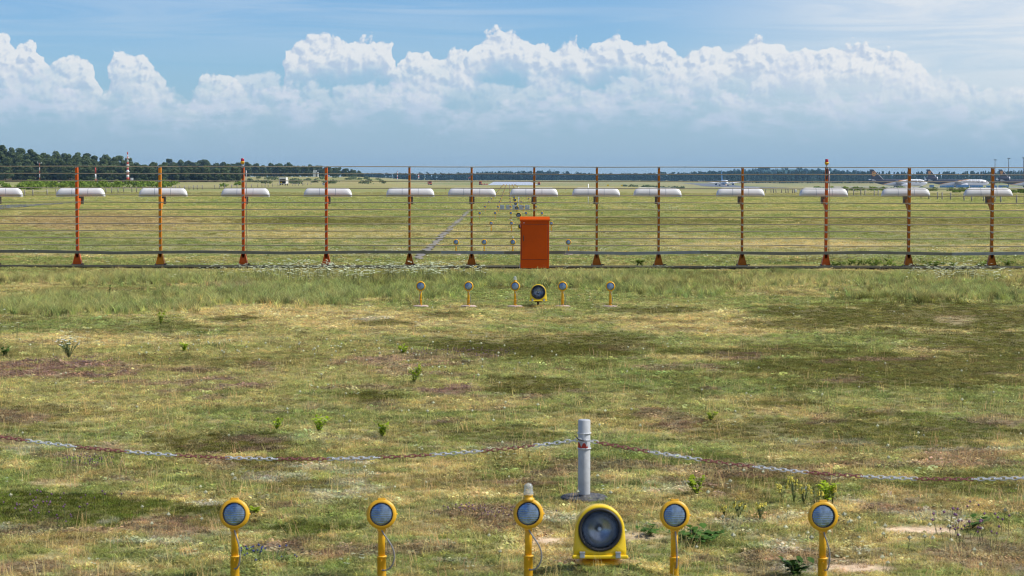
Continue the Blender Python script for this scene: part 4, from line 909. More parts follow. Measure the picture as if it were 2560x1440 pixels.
# ------------------------------------------------------------------ single plants
def leaf_plant(name, px, py, h, label, seed, lm='leaf_seedling', leaves=30, lw=0.03, spread=0.10, cat='seedling', group=None, stems=3, flower=None, fm=None, up=0.5):
    r = random.Random(seed); g = gp(px, py); t = empty(name, (g.x, g.y, z1(g.x, g.y))); tag(t, label, cat, group)
    st = MB(); lf = MB(); fl = MB(); tips = []
    for k in range(stems):
        a = r.uniform(0, 6.28); e = spread*r.uniform(0.3, 1); tip = Vector((math.cos(a)*e, math.sin(a)*e, h*r.uniform(0.7, 1.0))); tips.append(tip)
        st.tube([(0, 0, 0), tip*0.5+Vector((0, 0, h*0.08)), tip], [0.004, 0.003, 0.002], 5)
    for k in range(leaves):
        tp = tips[r.randrange(stems)]; u = r.uniform(0.12, 1.0); p = tp*u + Vector((0, 0, h*0.08*math.sin(u*3.1)))
        a = r.uniform(0, 6.28); L_ = lw*r.uniform(0.8, 1.8); d = Vector((math.cos(a), math.sin(a), r.uniform(-.2, up+.3))).normalized(); s = d.cross(Vector((0, 0, 1))).normalized()*L_*0.34; nrm = s.cross(d).normalized()*L_*0.12
        b = len(lf.v); lf.add([p, p+d*L_*.4+s+nrm, p+d*L_*.75+s*.7+nrm, p+d*L_, p+d*L_*.75-s*.7+nrm, p+d*L_*.4-s+nrm], [(0, 1, 5), (1, 2, 4, 5), (2, 3, 4)], True)
    st.build('stem', MT['stem'], t); lf.build('leaves', MT[lm], t)['kind'] = 'stuff'
    if flower:
        for k, tp in enumerate(tips):
            f = MB()
            if flower == 'spike':
                for j in range(9):
                    z = tp.z - 0.045*r.random()*h/0.25; a = r.uniform(0, 6.28); f.lathe([(0.0050, -.006), (0.0068, 0.0), (0.003, 0.008)], (tp.x+math.cos(a)*0.008, tp.y+math.sin(a)*0.008, z), n=5)
            elif flower == 'umbel':
                f.lathe([(0.001, 0.003), (0.014, 0.004), (0.019, -0.001)], (tp.x, tp.y, tp.z), n=9); 
            else: f.lathe([(0.006, -0.01), (0.030, 0.0), (0.028, 0.012), (0.001, 0.010)], (tp.x, tp.y, tp.z), n=8)
            f.build('flower', MT[fm], t)
    return t
for k, (px, py, h, lb) in enumerate([(402, 812, 0.24, 'upright green oak seedling in straw grass before the tall grass'), (460, 882, 0.16, 'bushy green seedling among pale seed heads'), (1008, 888, 0.16, 'yellow-green seedling on bare straw behind the purple patch'),
        (1035, 958, 0.24, 'slender green seedling beside the purple patch'), (797, 1082, 0.19, 'large bright green seedling above the chain, beside a dark moss patch'), (956, 1095, 0.16, 'bright green seedling growing close behind the chain'), (1776, 1052, 0.12, 'small spiky yellow-green seedling in dry grass'),
        (692, 1075, 0.12, 'faint green seedling next to a bigger bright one'), (10, 893, 0.16, 'round dark green seedling near the white umbel plant'), (1742, 1240, 0.16, 'pale green seedling behind the lamps with long leaves'), (2066, 1262, 0.20, 'bright green seedling rising behind the yellow toadflax'), (640, 1285, 0.05, 'tiny green seedling behind the end lamp')]):
    leaf_plant('oak_seedling', px, py, h, lb, 100+k, 'leaf_seedling' if k != 8 else 'leaf_dark', 100, 0.036 if h > 0.14 else 0.026, 0.05+h*0.42, group='seedlings in the turf', stems=6)
leaf_plant('dock_weed', 1745, 1356, 0.09, 'low dark green leafy weed spreading behind a post lamp', 201, 'leaf_dark', 110, 0.05, 0.27, 'weed', stems=14, up=0.2)
leaf_plant('dock_weed', 1625, 1338, 0.06, 'small dark green leafy weed between floodlight and post lamp', 202, 'leaf_dark', 34, 0.04, 0.13, 'weed', stems=6, up=0.2)
leaf_plant('dock_weed', 2430, 1320, 0.07, 'dark green weed beside the bare sand and purple flowers', 203, 'leaf_dark', 40, 0.045, 0.16, 'weed', stems=6, up=0.2)
leaf_plant('dock_weed', 1985, 1440, 0.10, 'dark green tuft of weed at the foot of a post lamp', 204, 'leaf_dark', 60, 0.05, 0.16, 'weed', stems=8)
for k, (px, py, h) in enumerate([(1955, 1262, 0.20), (1985, 1258, 0.24), (2010, 1266, 0.20), (2040, 1270, 0.18), (2082, 1262, 0.18), (1900, 1300, 0.14), (1846, 1296, 0.14), (1812, 1292, 0.10)]):
    leaf_plant('toadflax', px, py, h, 'pale yellow toadflax in flower behind the post lamps', 300+k, 'leaf_grey', 46, 0.018, 0.055, 'wildflower', 'toadflax plants behind the lamps', 6, 'spike', 'petal_yellow', 1.2)
leaf_plant('yarrow', 172, 896, 0.30, 'tall grey-green yarrow with flat white umbels near the dark seedling', 401, 'leaf_grey', 320, 0.024, 0.24, 'wildflower', None, 18, 'umbel', 'petal_white', 0.9)
leaf_plant('ragwort', 1189, 690, 0.28, 'single bright yellow ragwort flower at the fence foot', 402, 'leaf_grey', 26, 0.03, 0.05, 'wildflower', None, 3, 'disc', 'petal_bright')
leaf_plant('mullein', 274, 742, 0.28, 'dark upright blue-green mullein stalk in the tall grass', 403, 'leaf_dark', 60, 0.03, 0.03, 'weed', None, 2)
for k in range(26):   # brambles at the fence foot beside the parked jets side
    px = random.choice([random.uniform(2075, 2260), random.uniform(2380, 2560), random.uniform(2240, 2560)]); leaf_plant('bramble', px, random.uniform(664, 674), random.uniform(0.12, 0.24), 'low bright green bramble at the fence foot on the jets side', 500+k, 'leaf_bush', 80, 0.06, 0.28, 'bramble', 'brambles along the fence foot', 6, up=0.3)
for k, px in enumerate((1592, 1605)): leaf_plant('bramble', px, 668, 0.2, 'lone bright green weed between two fence posts', 560+k, 'leaf_bush', 40, 0.07, 0.12, 'weed', 'weeds at the fence foot', 4)

# ------------------------------------------------------------------ trees and woods
def crown_pts(r, h, rad, n, kind):
    out = []
    if kind == 'pine':
        for k in range(n):
            u = r.random()**0.8; z = h*(0.04+0.96*u); q = rad*(1-u)**0.7*(0.55+0.45*r.random()); a = r.uniform(0, 6.28); out.append((math.cos(a)*q, math.sin(a)*q, z, math.cos(a), math.sin(a), 0.5))
        return out
    cl = []
    for k in range(17):
        a = r.uniform(0, 6.28); u = r.uniform(0.08, 0.90); q = rad*(0.25+0.50*r.random())*math.sin(math.pi*min(0.97, u*0.8+0.2)); cl.append((math.cos(a)*q, math.sin(a)*q, h*u, rad*r.uniform(0.24, 0.46)))
    for k in range(n):
        c = cl[r.randrange(len(cl))]; d = Vector((r.gauss(0, 1), r.gauss(0, 1), r.gauss(0, 1))).normalized(); q = c[3]*(0.78+0.3*r.random())
        out.append((c[0]+d.x*q, c[1]+d.y*q, max(0.02*h, c[2]+d.z*q*0.8), d.x, d.y, d.z))
    return out
def leaf_quads(pts, size, r, V=None, Fc=None):
    V = [] if V is None else V; Fc = [] if Fc is None else Fc
    for p in pts:
        nrm = (Vector((r.gauss(0, .45), r.gauss(0, .45), r.gauss(0, .45)+0.2)) + Vector(p[3:6])).normalized(); a = nrm.orthogonal().normalized(); b = nrm.cross(a); q = r.uniform(0, 6.28); a, b = a*math.cos(q)+b*math.sin(q), b*math.cos(q)-a*math.sin(q)
        s = size*r.uniform(0.6, 1.3); p = Vector(p[:3]); n0 = len(V); V += [p-a*s-b*s*.6, p+a*s-b*s*.5, p+a*s*.8+b*s*.7, p-a*s*.7+b*s*.6]; Fc.append((n0, n0+1, n0+2, n0+3))
    return V, Fc
def tree_meshes(seed, h, rad, n, size, lm, kind='round'):
    r = random.Random(seed); V, Fc = leaf_quads(crown_pts(r, h, rad, n, kind), size, r); cm = np_mesh('crown', [tuple(v) for v in V], Fc, MT[lm])
    b = MB(); b.tube([(0, 0, -0.5), (0.1, 0, h*0.35), (0.1, 0.1, h*0.75)], [h*0.025, h*0.018, h*0.006], 6)
    for k in range(4):
        a = r.uniform(0, 6.28); b.tube([(0.05, 0, h*(0.25+0.1*k)), (math.cos(a)*rad*.35, math.sin(a)*rad*.35, h*(0.40+0.1*k)), (math.cos(a)*rad*.6, math.sin(a)*rad*.6, h*(0.52+0.1*k))], [h*0.010, h*0.007, h*0.003], 5)
    return cm, b.mesh('trunk', MT['bark'])
TV = [tree_meshes(600+k, 10.0, 4.5, 1700, 0.42, 'leaf') for k in range(6)]
def tree(x, y, s, sz, label, group, v=None, name='deciduous_tree'):
    cm, tm = TV[random.randrange(len(TV))] if v is None else v
    t = empty(name, (x, y, z1(x, y)), random.uniform(0, 6.28)); t.scale = (s, s, sz); tag(t, label, 'tree', group)
    link_mesh('crown', cm, t); link_mesh('trunk', tm, t)
for row, (y, stp) in enumerate(((1005, 5.0), (1028, 5.2), (1056, 5.4), (1090, 5.6), (1130, 5.8), (1175, 6.0))):
    s_ = -140 + row*13
    while s_ < 612:
        x = (s_-VX)/F*y; hs = np.interp(s_, [-140, 0, 150, 300, 450, 600], [1.0, 1.0, 0.98, 0.92, 0.84, 0.92])*random.uniform(0.86, 1.08)
        if not (row >= 4 and s_ > 330) and not (row >= 2 and s_ > 520): tree(x, y+random.uniform(-8, 8), hs*random.uniform(0.9, 1.1), hs*(0.92 if row else 0.85), 'dark green broadleaf tree of the wooded slope behind the striped masts', 'trees of the wooded slope')
        s_ += stp*F/y*random.uniform(0.8, 1.15)
for row, y in enumerate((1650, 1700, 1760)):
    s_ = 430 + row*9
    while s_ < 915:
        x = (s_-VX)/F*y; hs = np.interp(s_, [430, 560, 700, 820, 870, 905], [1.15, 1.12, 1.05, 0.86, 0.72, 0.45])*random.uniform(0.82, 1.12)
        tree(x, y+random.uniform(-10, 10), hs*random.uniform(0.9, 1.15), hs, 'blue-green tree of the far wood beyond the box truck meadow', 'trees of the wood beyond the meadow'); s_ += 6.4*F/y*random.uniform(0.8, 1.2)
def wood(name, prof, y0, depth, n, h, rad, size, lm, kind, seed, per=110):
    """far wood that reads as one mass: prof = (px, px of tree top)"""
    r = random.Random(seed); V, Fc = [], []; xs = [p[0] for p in prof]; ts = [p[1] for p in prof]
    for k in range(n):
        s_ = r.uniform(xs[0], xs[-1]); y = y0 + depth*(k/n); x = (s_-VX)/F*y; zg = z1(x, y); top = CAMZ + (HY-np.interp(s_, xs, ts))*y/F - zg
        hh = max(2.0, top*r.uniform(0.72, 1.04)); rr = rad*r.uniform(0.8, 1.2); pts = [(x+p[0], y+p[1], zg+p[2]*hh/h, *p[3:]) for p in crown_pts(r, h, rr, per, kind)]
        leaf_quads(pts, size, r, V, Fc)
    me = np_mesh(name, [tuple(v) for v in V], Fc, MT[lm]); return tag(link_mesh(name, me), kind='stuff')
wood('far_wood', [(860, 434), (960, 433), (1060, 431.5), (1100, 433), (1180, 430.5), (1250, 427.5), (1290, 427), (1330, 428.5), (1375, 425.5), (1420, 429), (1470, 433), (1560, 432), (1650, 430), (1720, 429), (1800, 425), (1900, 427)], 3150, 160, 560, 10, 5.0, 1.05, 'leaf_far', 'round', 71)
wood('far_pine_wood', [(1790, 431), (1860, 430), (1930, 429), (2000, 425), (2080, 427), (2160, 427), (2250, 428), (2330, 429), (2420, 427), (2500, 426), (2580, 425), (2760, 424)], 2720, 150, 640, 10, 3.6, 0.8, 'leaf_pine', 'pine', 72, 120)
# low wooded hill far behind
hb = MB(); rows = []
for j, yy in enumerate((4300, 4700, 5200)):
    rows.append([((s-VX)/F*yy, yy, [0.0, 1.0, 0.4][j]*(CAMZ+(HY-np.interp(s, [1560, 1700, 1830, 1900, 1990, 2060, 2150, 2300], [445, 436, 424, 419.5, 418.5, 420, 427, 445]))*yy/F) - [6, 3.5, 6][j]) for s in range(1560, 2301, 20)])
n_ = len(rows[0]); hb.add([p for r_ in rows for p in r_], [(i*n_+k, i*n_+k+1, (i+1)*n_+k+1, (i+1)*n_+k) for i in range(2) for k in range(n_-1)], True)
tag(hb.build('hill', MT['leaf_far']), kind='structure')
rr_ = random.Random(9); V, Fc = [], []
for k in range(420):
    s_ = rr_.uniform(1600, 2260); u = rr_.random(); yy = 4300+400*u; top = CAMZ+(HY-np.interp(s_, [1560, 1700, 1830, 1900, 1990, 2060, 2150, 2300], [445, 436, 424, 419.5, 418.5, 420, 427, 445]))*4700/F
    zg = (top-3.5+6)*u - 6 - 3; leaf_quads([((s_-VX)/F*yy+p[0], yy+p[1], zg+p[2]*0.9, *p[3:]) for p in crown_pts(rr_, 10, 6, 60, 'round')], 1.5, rr_, V, Fc)
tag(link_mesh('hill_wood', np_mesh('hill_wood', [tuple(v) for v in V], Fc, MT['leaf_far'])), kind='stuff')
# scrub belts: bright green bushes in the meadows
def scrub(name, spots, lm, seed, size=0.22, per=150):
    r = random.Random(seed); V, Fc = [], []
    for (s_, y, h, rad) in spots:
        x = (s_-VX)/F*y; zg = z1(x, y); pts = [(x+p[0], y+p[1], zg+p[2]*h/4.0-0.05, *p[3:]) for p in crown_pts(r, 4.0, rad, per, 'round')]; leaf_quads(pts, size, r, V, Fc)
    return tag(link_mesh(name, np_mesh(name, [tuple(v) for v in V], Fc, MT[lm])), kind='stuff')
sp_ = []
for k in range(46): s_ = random.uniform(60, 420); sp_.append((s_, random.uniform(470, 620), random.uniform(1.3, 2.1), random.uniform(1.5, 2.6)))
for k in range(22): s_ = random.uniform(-60, 660); sp_.append((s_, random.uniform(560, 720), random.uniform(0.9, 1.6), random.uniform(1.4, 2.4)))
for k in range(10): sp_.append((random.uniform(-60, 110), random.uniform(430, 520), random.uniform(1.0, 1.6), random.uniform(1.2, 2.0)))
scrub('scrub', sp_, 'leaf_bush', 81)
sp_ = [(random.uniform(2040, 2270), random.uniform(640, 760), random.uniform(1.0, 1.5), random.uniform(1.4, 2.4)) for k in range(26)] + [(random.uniform(2280, 2600), random.uniform(560, 700), random.uniform(0.8, 1.5), random.uniform(1.2, 2.2)) for k in range(14)] + [(random.uniform(2380, 2600), random.uniform(430, 500), random.uniform(0.5, 0.9), random.uniform(0.8, 1.4)) for k in range(10)]
scrub('scrub', sp_, 'leaf_bush', 82)
sp_ = [(random.uniform(620, 960), random.uniform(800, 1400), random.uniform(0.8, 1.6), random.uniform(2, 4)) for k in range(36)] + [(random.uniform(1560, 1760), random.uniform(900, 1500), random.uniform(0.8, 1.4), random.uniform(1.5, 3)) for k in range(14)]
scrub('scrub', sp_, 'leaf_grey', 83, 0.4, 90)

# ------------------------------------------------------------------ timber post fences either side of the field
def timber(x, ys, label):
    t = empty('post_fence', (x, ys[0], z1(x, ys[0]))); tag(t, label, 'fence', 'timber post fences')
    r = random.Random(int(x*10)+500); z0 = z1(x, ys[0]); me = []
    for k in range(3): me.append(MB().tube([(0, 0, -0.1), (r.uniform(-.04, .08), 0, 0.45), (r.uniform(-.08, .12), 0, 0.95)], [0.09, 0.085, 0.08], 7).mesh('post', MT['wood']))
    for k, y in enumerate(ys):
        xx = r.uniform(-.4, .4); link_mesh('post', me[r.randrange(3)], t, (xx, y-ys[0], z1(x, y)-z0)).rotation_euler = (0, 0, r.uniform(0, 6))
        if k and r.random() < 0.5:
            dz = z1(x, y)-z0; dy = ys[k-1]-ys[0]; MB().tube([(xx, y-ys[0], dz+0.75), (xx*.5, (y-ys[0]+dy)/2, dz+0.55), (0, dy, dz+0.75)], 0.02, 4).build('rope', MT['wood'], t)
timber(-66.6, [262+6.2*k for k in range(32)] + [470+10*k for k in range(24)], 'grey timber post fence running past the green scrub and box truck')
timber(54.0, [196+5.2*k for k in range(48)], 'grey timber post fence running before the parked cargo jets')

# ------------------------------------------------------------------ striped masts and meadow buildings
def striped(name, px, ytop, ybase, Y, r0, r1, bands, label, cat='mast', extra=None):
    base = at(px, ybase, Y); top = at(px, ytop, Y); base.z = z1(base.x, base.y) if abs(z1(base.x, base.y)-base.z) < 1.5 else base.z; h = top.z-base.z
    t = empty(name, base); tag(t, label, cat); u0 = 0; s = sum(bands)
    for k, b in enumerate(bands):
        u1 = u0+b/s; ra, rb = r0+(r1-r0)*u0, r0+(r1-r0)*u1
        MB().lathe([(0.01, h*u0), (ra, h*u0), (rb, h*u1), (0.01, h*u1)], n=12).build('band', MT['white_paint' if k % 2 == 0 else 'mast_red'], t); u0 = u1
    if extra: extra(t, h)
    return t
def mast_extra(t, h):
    for u, r in ((0.795, 1.05), (0.56, 0.85), (0.35, 0.9)): MB().lathe([(0.2, h*u-.1), (r, h*u-.08), (r, h*u+.22), (0.2, h*u+.24)], n=12).build('platform', MT['white_paint'], t)
    MB().box((1.9, 0, 1.0), (1.1, 1.1, 2.0), bev=.05).build('hut', MT['white_paint'], t); MB().box((1.2, 0, 0.9), (0.5, 0.8, 1.8)).build('hut_panel', MT['mast_red'], t)
striped('radio_mast', 319.5, 380, 458.5, 960, 0.75, 0.26, [7, 10, 9, 8, 9, 8, 11, 8, 10, 9, 7, 9], 'thick red and white banded radio mast with round platforms', extra=mast_extra)
def tee(t, h): MB().box((0, 0, h), (1.9, 0.15, 0.16)).build('cross_arm', MT['white_paint'], t); MB().box((-.85, 0, h+.45), (0.25, 0.1, 0.7)).build('vane', MT['white_paint'], t); MB().box((.85, 0, h+.35), (0.25, 0.1, 0.5)).build('vane', MT['white_paint'], t)
striped('wind_mast', 99.5, 408, 456, 960, 0.13, 0.11, [6, 8, 14, 10, 12, 14], 'slim red and white mast with a cross arm at top', extra=tee)
striped('marker_mast', 239, 419, 456.5, 900, 0.36, 0.28, [1, 9, 17, 18], 'short plain red and white pole between the two tall masts')
striped('marker_mast', 993.5, 427, 452, 2600, 0.5, 0.3, [4, 4, 4, 4, 4, 4], 'thin far striped mast before the distant hills')
striped('marker_mast', 1046.5, 434, 447, 2600, 0.8, 0.7, [4, 4, 4, 4], 'stubby far striped mast before the distant woods')
def on_ground(px, Y): x = (px-VX)/F*Y; return Vector((x, Y, z1(x, Y)))
b = on_ground(791, 1560); t = empty('lookout_building', b); tag(t, 'small white flat-roofed tower building before the far wood', 'building')
MB().box((-0.8, 0, 2.4), (2.8, 3, 4.9)).build('wall', MT['white_paint'], t); MB().box((0.7, 0, 1.7), (1.7, 3, 3.5)).build('annex', MT['white_paint'], t); MB().box((0.7, 0, 3.9), (1.5, 2.2, 0.8)).build('window', MT['dark'], t); MB().box((-0.2, 0, 4.95), (4.3, 3.3, 0.25)).build('roof', MT['plane_grey'], t)
b = on_ground(706.5, 690); b = at(706.5, 464, 690); b.z = z1(b.x, b.y); t = empty('box_truck', b, R(-3)); tag(t, 'white box truck with open dark rear standing in the meadow', 'truck')
hh = 2.62
tb = MB(); tb.box((0, 2.0, hh-0.06), (2.25, 4.2, 0.12)); tb.box((-1.08, 2.0, hh/2+0.25), (0.08, 4.2, hh-0.5)); tb.box((1.08, 2.0, hh/2+0.25), (0.08, 4.2, hh-0.5)); tb.box((0, 4.05, hh/2+0.25), (2.2, 0.1, hh-0.5)); tb.box((0, 2.0, 0.55), (2.2, 4.2, 0.1)); tb.box((0, -0.02, hh-0.33), (2.2, 0.08, 0.55)); tb.build('cargo_box', MT['white_paint'], t)
MB().box((0, 0.9, 1.42), (2.06, 0.1, 1.62)).build('interior_shade', MT['dark'], t); MB().box((0, 5.0, 1.1), (2.0, 1.7, 1.6), bev=0.15).build('cab', MT['white_paint'], t)  # dark panel added inside the opening stands in for shade in the cargo box
for sx in (-.85, .85):
    for sy in (0.9, 4.8): MB().lathe([(0.05, -.14), (0.36, -.13), (0.40, 0), (0.36, .13), (0.05, .14)], (sx, sy, 0.40), 'X', 14).build('wheel', MT['rubber'], t)
MB().box((0.9, -0.02, 0.75), (0.14, 0.05, 0.14)).build('tail_light', MT['mast_red'], t); MB().box((-0.5, 0.4, 0.85), (0.4, 0.4, 0.5)).build('load', MT['hood_yellow'], t)
b = at(809, 465, 640); b.z = z1(b.x, b.y); t = empty('notice_board', b); tag(t, 'small white notice board with black marks by the post fence', 'sign')
MB().box((0, 0, 0.55), (0.85, 0.06, 0.75)).build('panel', MT['white_paint'], t); MB().box((-.1, -0.035, 0.68), (0.5, 0.01, 0.18)).build('mark', MT['dark'], t); MB().box((.1, -0.035, 0.42), (0.4, 0.01, 0.16)).build('mark', MT['dark'], t)
for sx in (-.3, .3): MB().box((sx, 0.05, 0.1), (0.06, 0.06, 0.5)).build('leg', MT['wood'], t)
for px, Y, w_, h_, lb in ((912, 900, 1.5, 0.5, 'low white box lying in the far meadow'), (920.5, 880, 0.8, 1.1, 'grey upright marker box in the far meadow'), (1988, 470, 0.55, 0.5, 'small white marker box near the timber fence')):
    b = on_ground(px, Y); t = empty('marker_box', b); tag(t, lb, 'box'); MB().box((0, 0, h_/2+.1), (w_, 0.5, h_), bev=.03).build('body', MT['white_paint' if 'white' in lb else 'plane_grey'], t); MB().box((0, -.02, 0.05), (w_*.8, 0.4, 0.12)).build('foot_plate', MT['concrete'], t)

# orange airfield trucks on the runway
def orange_truck(px, Y, w_, h_, lb, rz=0.0):
    b = on_ground(px, Y); t = empty('airfield_truck', b, rz); tag(t, lb, 'truck', 'orange trucks on the runway')
    MB().box((0, 1.0, h_*0.62), (w_, 2.0, h_*0.72), bev=0.15).build('cab', MT['truck_orange'], t); MB().box((-0.0, -0.03, h_*0.66), (w_*0.84, 0.06, h_*0.26)).build('windscreen', MT['dark'], t); MB().box((0, -0.06, h_*0.22), (w_*1.02, 0.2, h_*0.2)).build('bumper', MT['dark'], t)
    MB().box((0, 4.6, h_*0.55), (w_*0.95, 5.0, h_*0.55), bev=0.1).build('hopper', MT['truck_orange'], t); MB().box((0, 0.8, h_*1.02), (0.5, 0.3, 0.2)).build('beacon', MT['post_amber'], t)
    for sx in (-w_*.42, w_*.42):
        for sy in (1.0, 4.6): MB().lathe([(0.1, -.2), (0.5, -.2), (0.55, 0), (0.5, .2), (0.1, .2)], (sx, sy, 0.55), 'X', 12).build('wheel', MT['rubber'], t)
orange_truck(1076, 1860, 2.5, 3.9, 'orange truck with dark windscreen beside the pale runway, apart from the others', 0.25); orange_truck(1200.5, 1860, 2.5, 3.3, 'orange truck standing beside the red and white barriers'); orange_truck(1347, 1870, 2.4, 2.8, 'red-orange truck on the runway edge away from the barriers')
for k in range(3):
    b = on_ground(1206.5+k*5.2, 1840); t = empty('road_barrier', b); tag(t, 'red and white barrier board beside the orange truck', 'barrier', 'barriers at the runway edge')
    MB().box((0, 0, 0.9), (1.5, 0.15, 0.9)).build('board', MT['truck_orange' if k != 1 else 'mast_red'], t); MB().box((0, 0.1, 0.25), (1.6, 0.6, 0.45)).build('foot_plate', MT['white_paint'], t)
b = on_ground(1171, 2500); t = empty('windsock', b); tag(t, 'small red windsock in front of the far woods', 'windsock'); MB().tube([(0, 0, 0), (0, 0, 5)], 0.1, 6).build('pole', MT['white_paint'], t)
MB().tube([(0, 0, 4.6), (1.2, 0, 5.6), (2.2, 0, 6.3)], [0.55, 0.4, 0.25], 8).build('sock', MT['mast_red'], t)
for px, Y, lb in ((1519, 1100, 'small yellow airfield sign panel nearer the runway trucks'), (1554, 1100, 'small yellow airfield sign panel next to the red cones')):
    b = on_ground(px, Y); t = empty('airfield_sign', b); tag(t, lb, 'sign'); MB().box((0, 0, 0.65), (1.0, 0.15, 0.8)).build('panel', MT['hood_yellow'], t); MB().box((0, 0.02, 0.13), (0.8, 0.1, 0.28)).build('foot_plate', MT['dark_steel'], t)

# ------------------------------------------------------------------ aircraft
def fus_rings(st, n=20):
    return [[(x, ry*math.cos(2*math.pi*k/n), zc+rz*math.sin(2*math.pi*k/n)) for k in range(n)] for (x, zc, ry, rz) in st]
def wing(root_x, root_c, tip_x, tip_c, y0, y1, z0, z1_, th=0.6):
    out = []
    for (x, c, y, z, t_) in ((root_x, root_c, y0, z0, th), (tip_x, tip_c, y1, z1_, th*0.3)):
        out.append([(x, y, z), (x-c*.3, y, z+t_*.5), (x-c*.7, y, z+t_*.35), (x-c, y, z), (x-c*.7, y, z-t_*.3), (x-c*.3, y, z-t_*.45)])
    return MB().loft(out, smooth=False)
def livery(fb, band, c_rear, c_band, c_front, quad):
    """painted scheme on the fuselage: rear colour, curved band, front colour, along the body's own axis"""
    m = bpy.data.materials.new('aircraft_paint'); m.use_nodes = True; n = m.node_tree.nodes; l = m.node_tree.links; p = n['Principled BSDF']; p.inputs['Roughness'].default_value = 0.3
    tcn = n.new('ShaderNodeTexCoord'); s = n.new('ShaderNodeSeparateXYZ'); l.new(tcn.outputs['Object'], s.inputs[0])
    def mth(op, a, b):
        q = n.new('ShaderNodeMath'); q.operation = op
        for i, v in enumerate((a, b)):
            if isinstance(v, (int, float)): q.inputs[i].default_value = v
            else: l.new(v, q.inputs[i])
        return q.outputs[0]
    h = mth('DIVIDE', mth('SUBTRACT', s.outputs[2], quad[0]), quad[1]); xb = mth('ADD', mth('ADD', mth('MULTIPLY', h, quad[3]), mth('MULTIPLY', mth('MULTIPLY', h, h), quad[4])), quad[2])
    a = mth('GREATER_THAN', s.outputs[0], xb); b_ = mth('GREATER_THAN', s.outputs[0], mth('ADD', xb, mth('ADD', mth('MULTIPLY', h, band), band)))
    no = n.new('ShaderNodeTexNoise'); no.inputs['Scale'].default_value = 0.3; l.new(tcn.outputs['Object'], no.inputs['Vector'])
    x1_ = n.new('ShaderNodeMix'); x1_.data_type = 'RGBA'; l.new(a, x1_.inputs[0]); x1_.inputs[6].default_value = (*c_rear, 1); x1_.inputs[7].default_value = (*c_band, 1)
    x2_ = n.new('ShaderNodeMix'); x2_.data_type = 'RGBA'; l.new(b_, x2_.inputs[0]); l.new(x1_.outputs[2], x2_.inputs[6]); x2_.inputs[7].default_value = (*c_front, 1)
    l.new(x2_.outputs[2], p.inputs['Base Color']); return m
BR = (0.022, 0.014, 0.026); GO = (0.72, 0.30, 0.02); WH = (0.78, 0.78, 0.78)
def text_mesh(body, size, m, name='lettering'):
    cu = bpy.data.curves.new(name, 'FONT'); cu.body = body; cu.size = size; cu.extrude = 0.01; o = bpy.data.objects.new(name, cu); col.objects.link(o)
    dg = bpy.context.evaluated_depsgraph_get(); me = bpy.data.meshes.new_from_object(o.evaluated_get(dg)); bpy.data.objects.remove(o); me.materials.clear(); me.materials.append(m); me.name = name; return me
def shield(t, x, y, z, s):
    out = [(-.5, .48), (-.3, .56), (0, .60), (.3, .56), (.5, .48), (.52, .1), (.46, -.2), (.28, -.48), (0, -.64), (-.28, -.48), (-.46, -.2), (-.52, .1)]
    b = MB(); b.loft([[(px*s, 0, pz*s) for px, pz in out], [(px*s, -0.06, pz*s) for px, pz in out]]); o = b.build('tail_emblem', MT['plane_gold'], t, (x, y, z))
    c = MB(); o2 = [(-.42, .30), (-.2, .37), (.08, .40), (.42, .36), (.42, .30), (.1, .30), (-.2, .22), (-.42, .10)]; c.loft([[(px*s, 0, pz*s) for px, pz in o2], [(px*s, -0.03, pz*s) for px, pz in o2]]); c.build('emblem_arc', MT['plane_brown'], o, (0, -0.06, 0))
    q = link_mesh('emblem_letters', text_mesh('ups', s*0.62, MT['plane_brown']), o, (-.42*s, -0.09, -.28*s)); q.rotation_euler = (R(90), 0, 0)
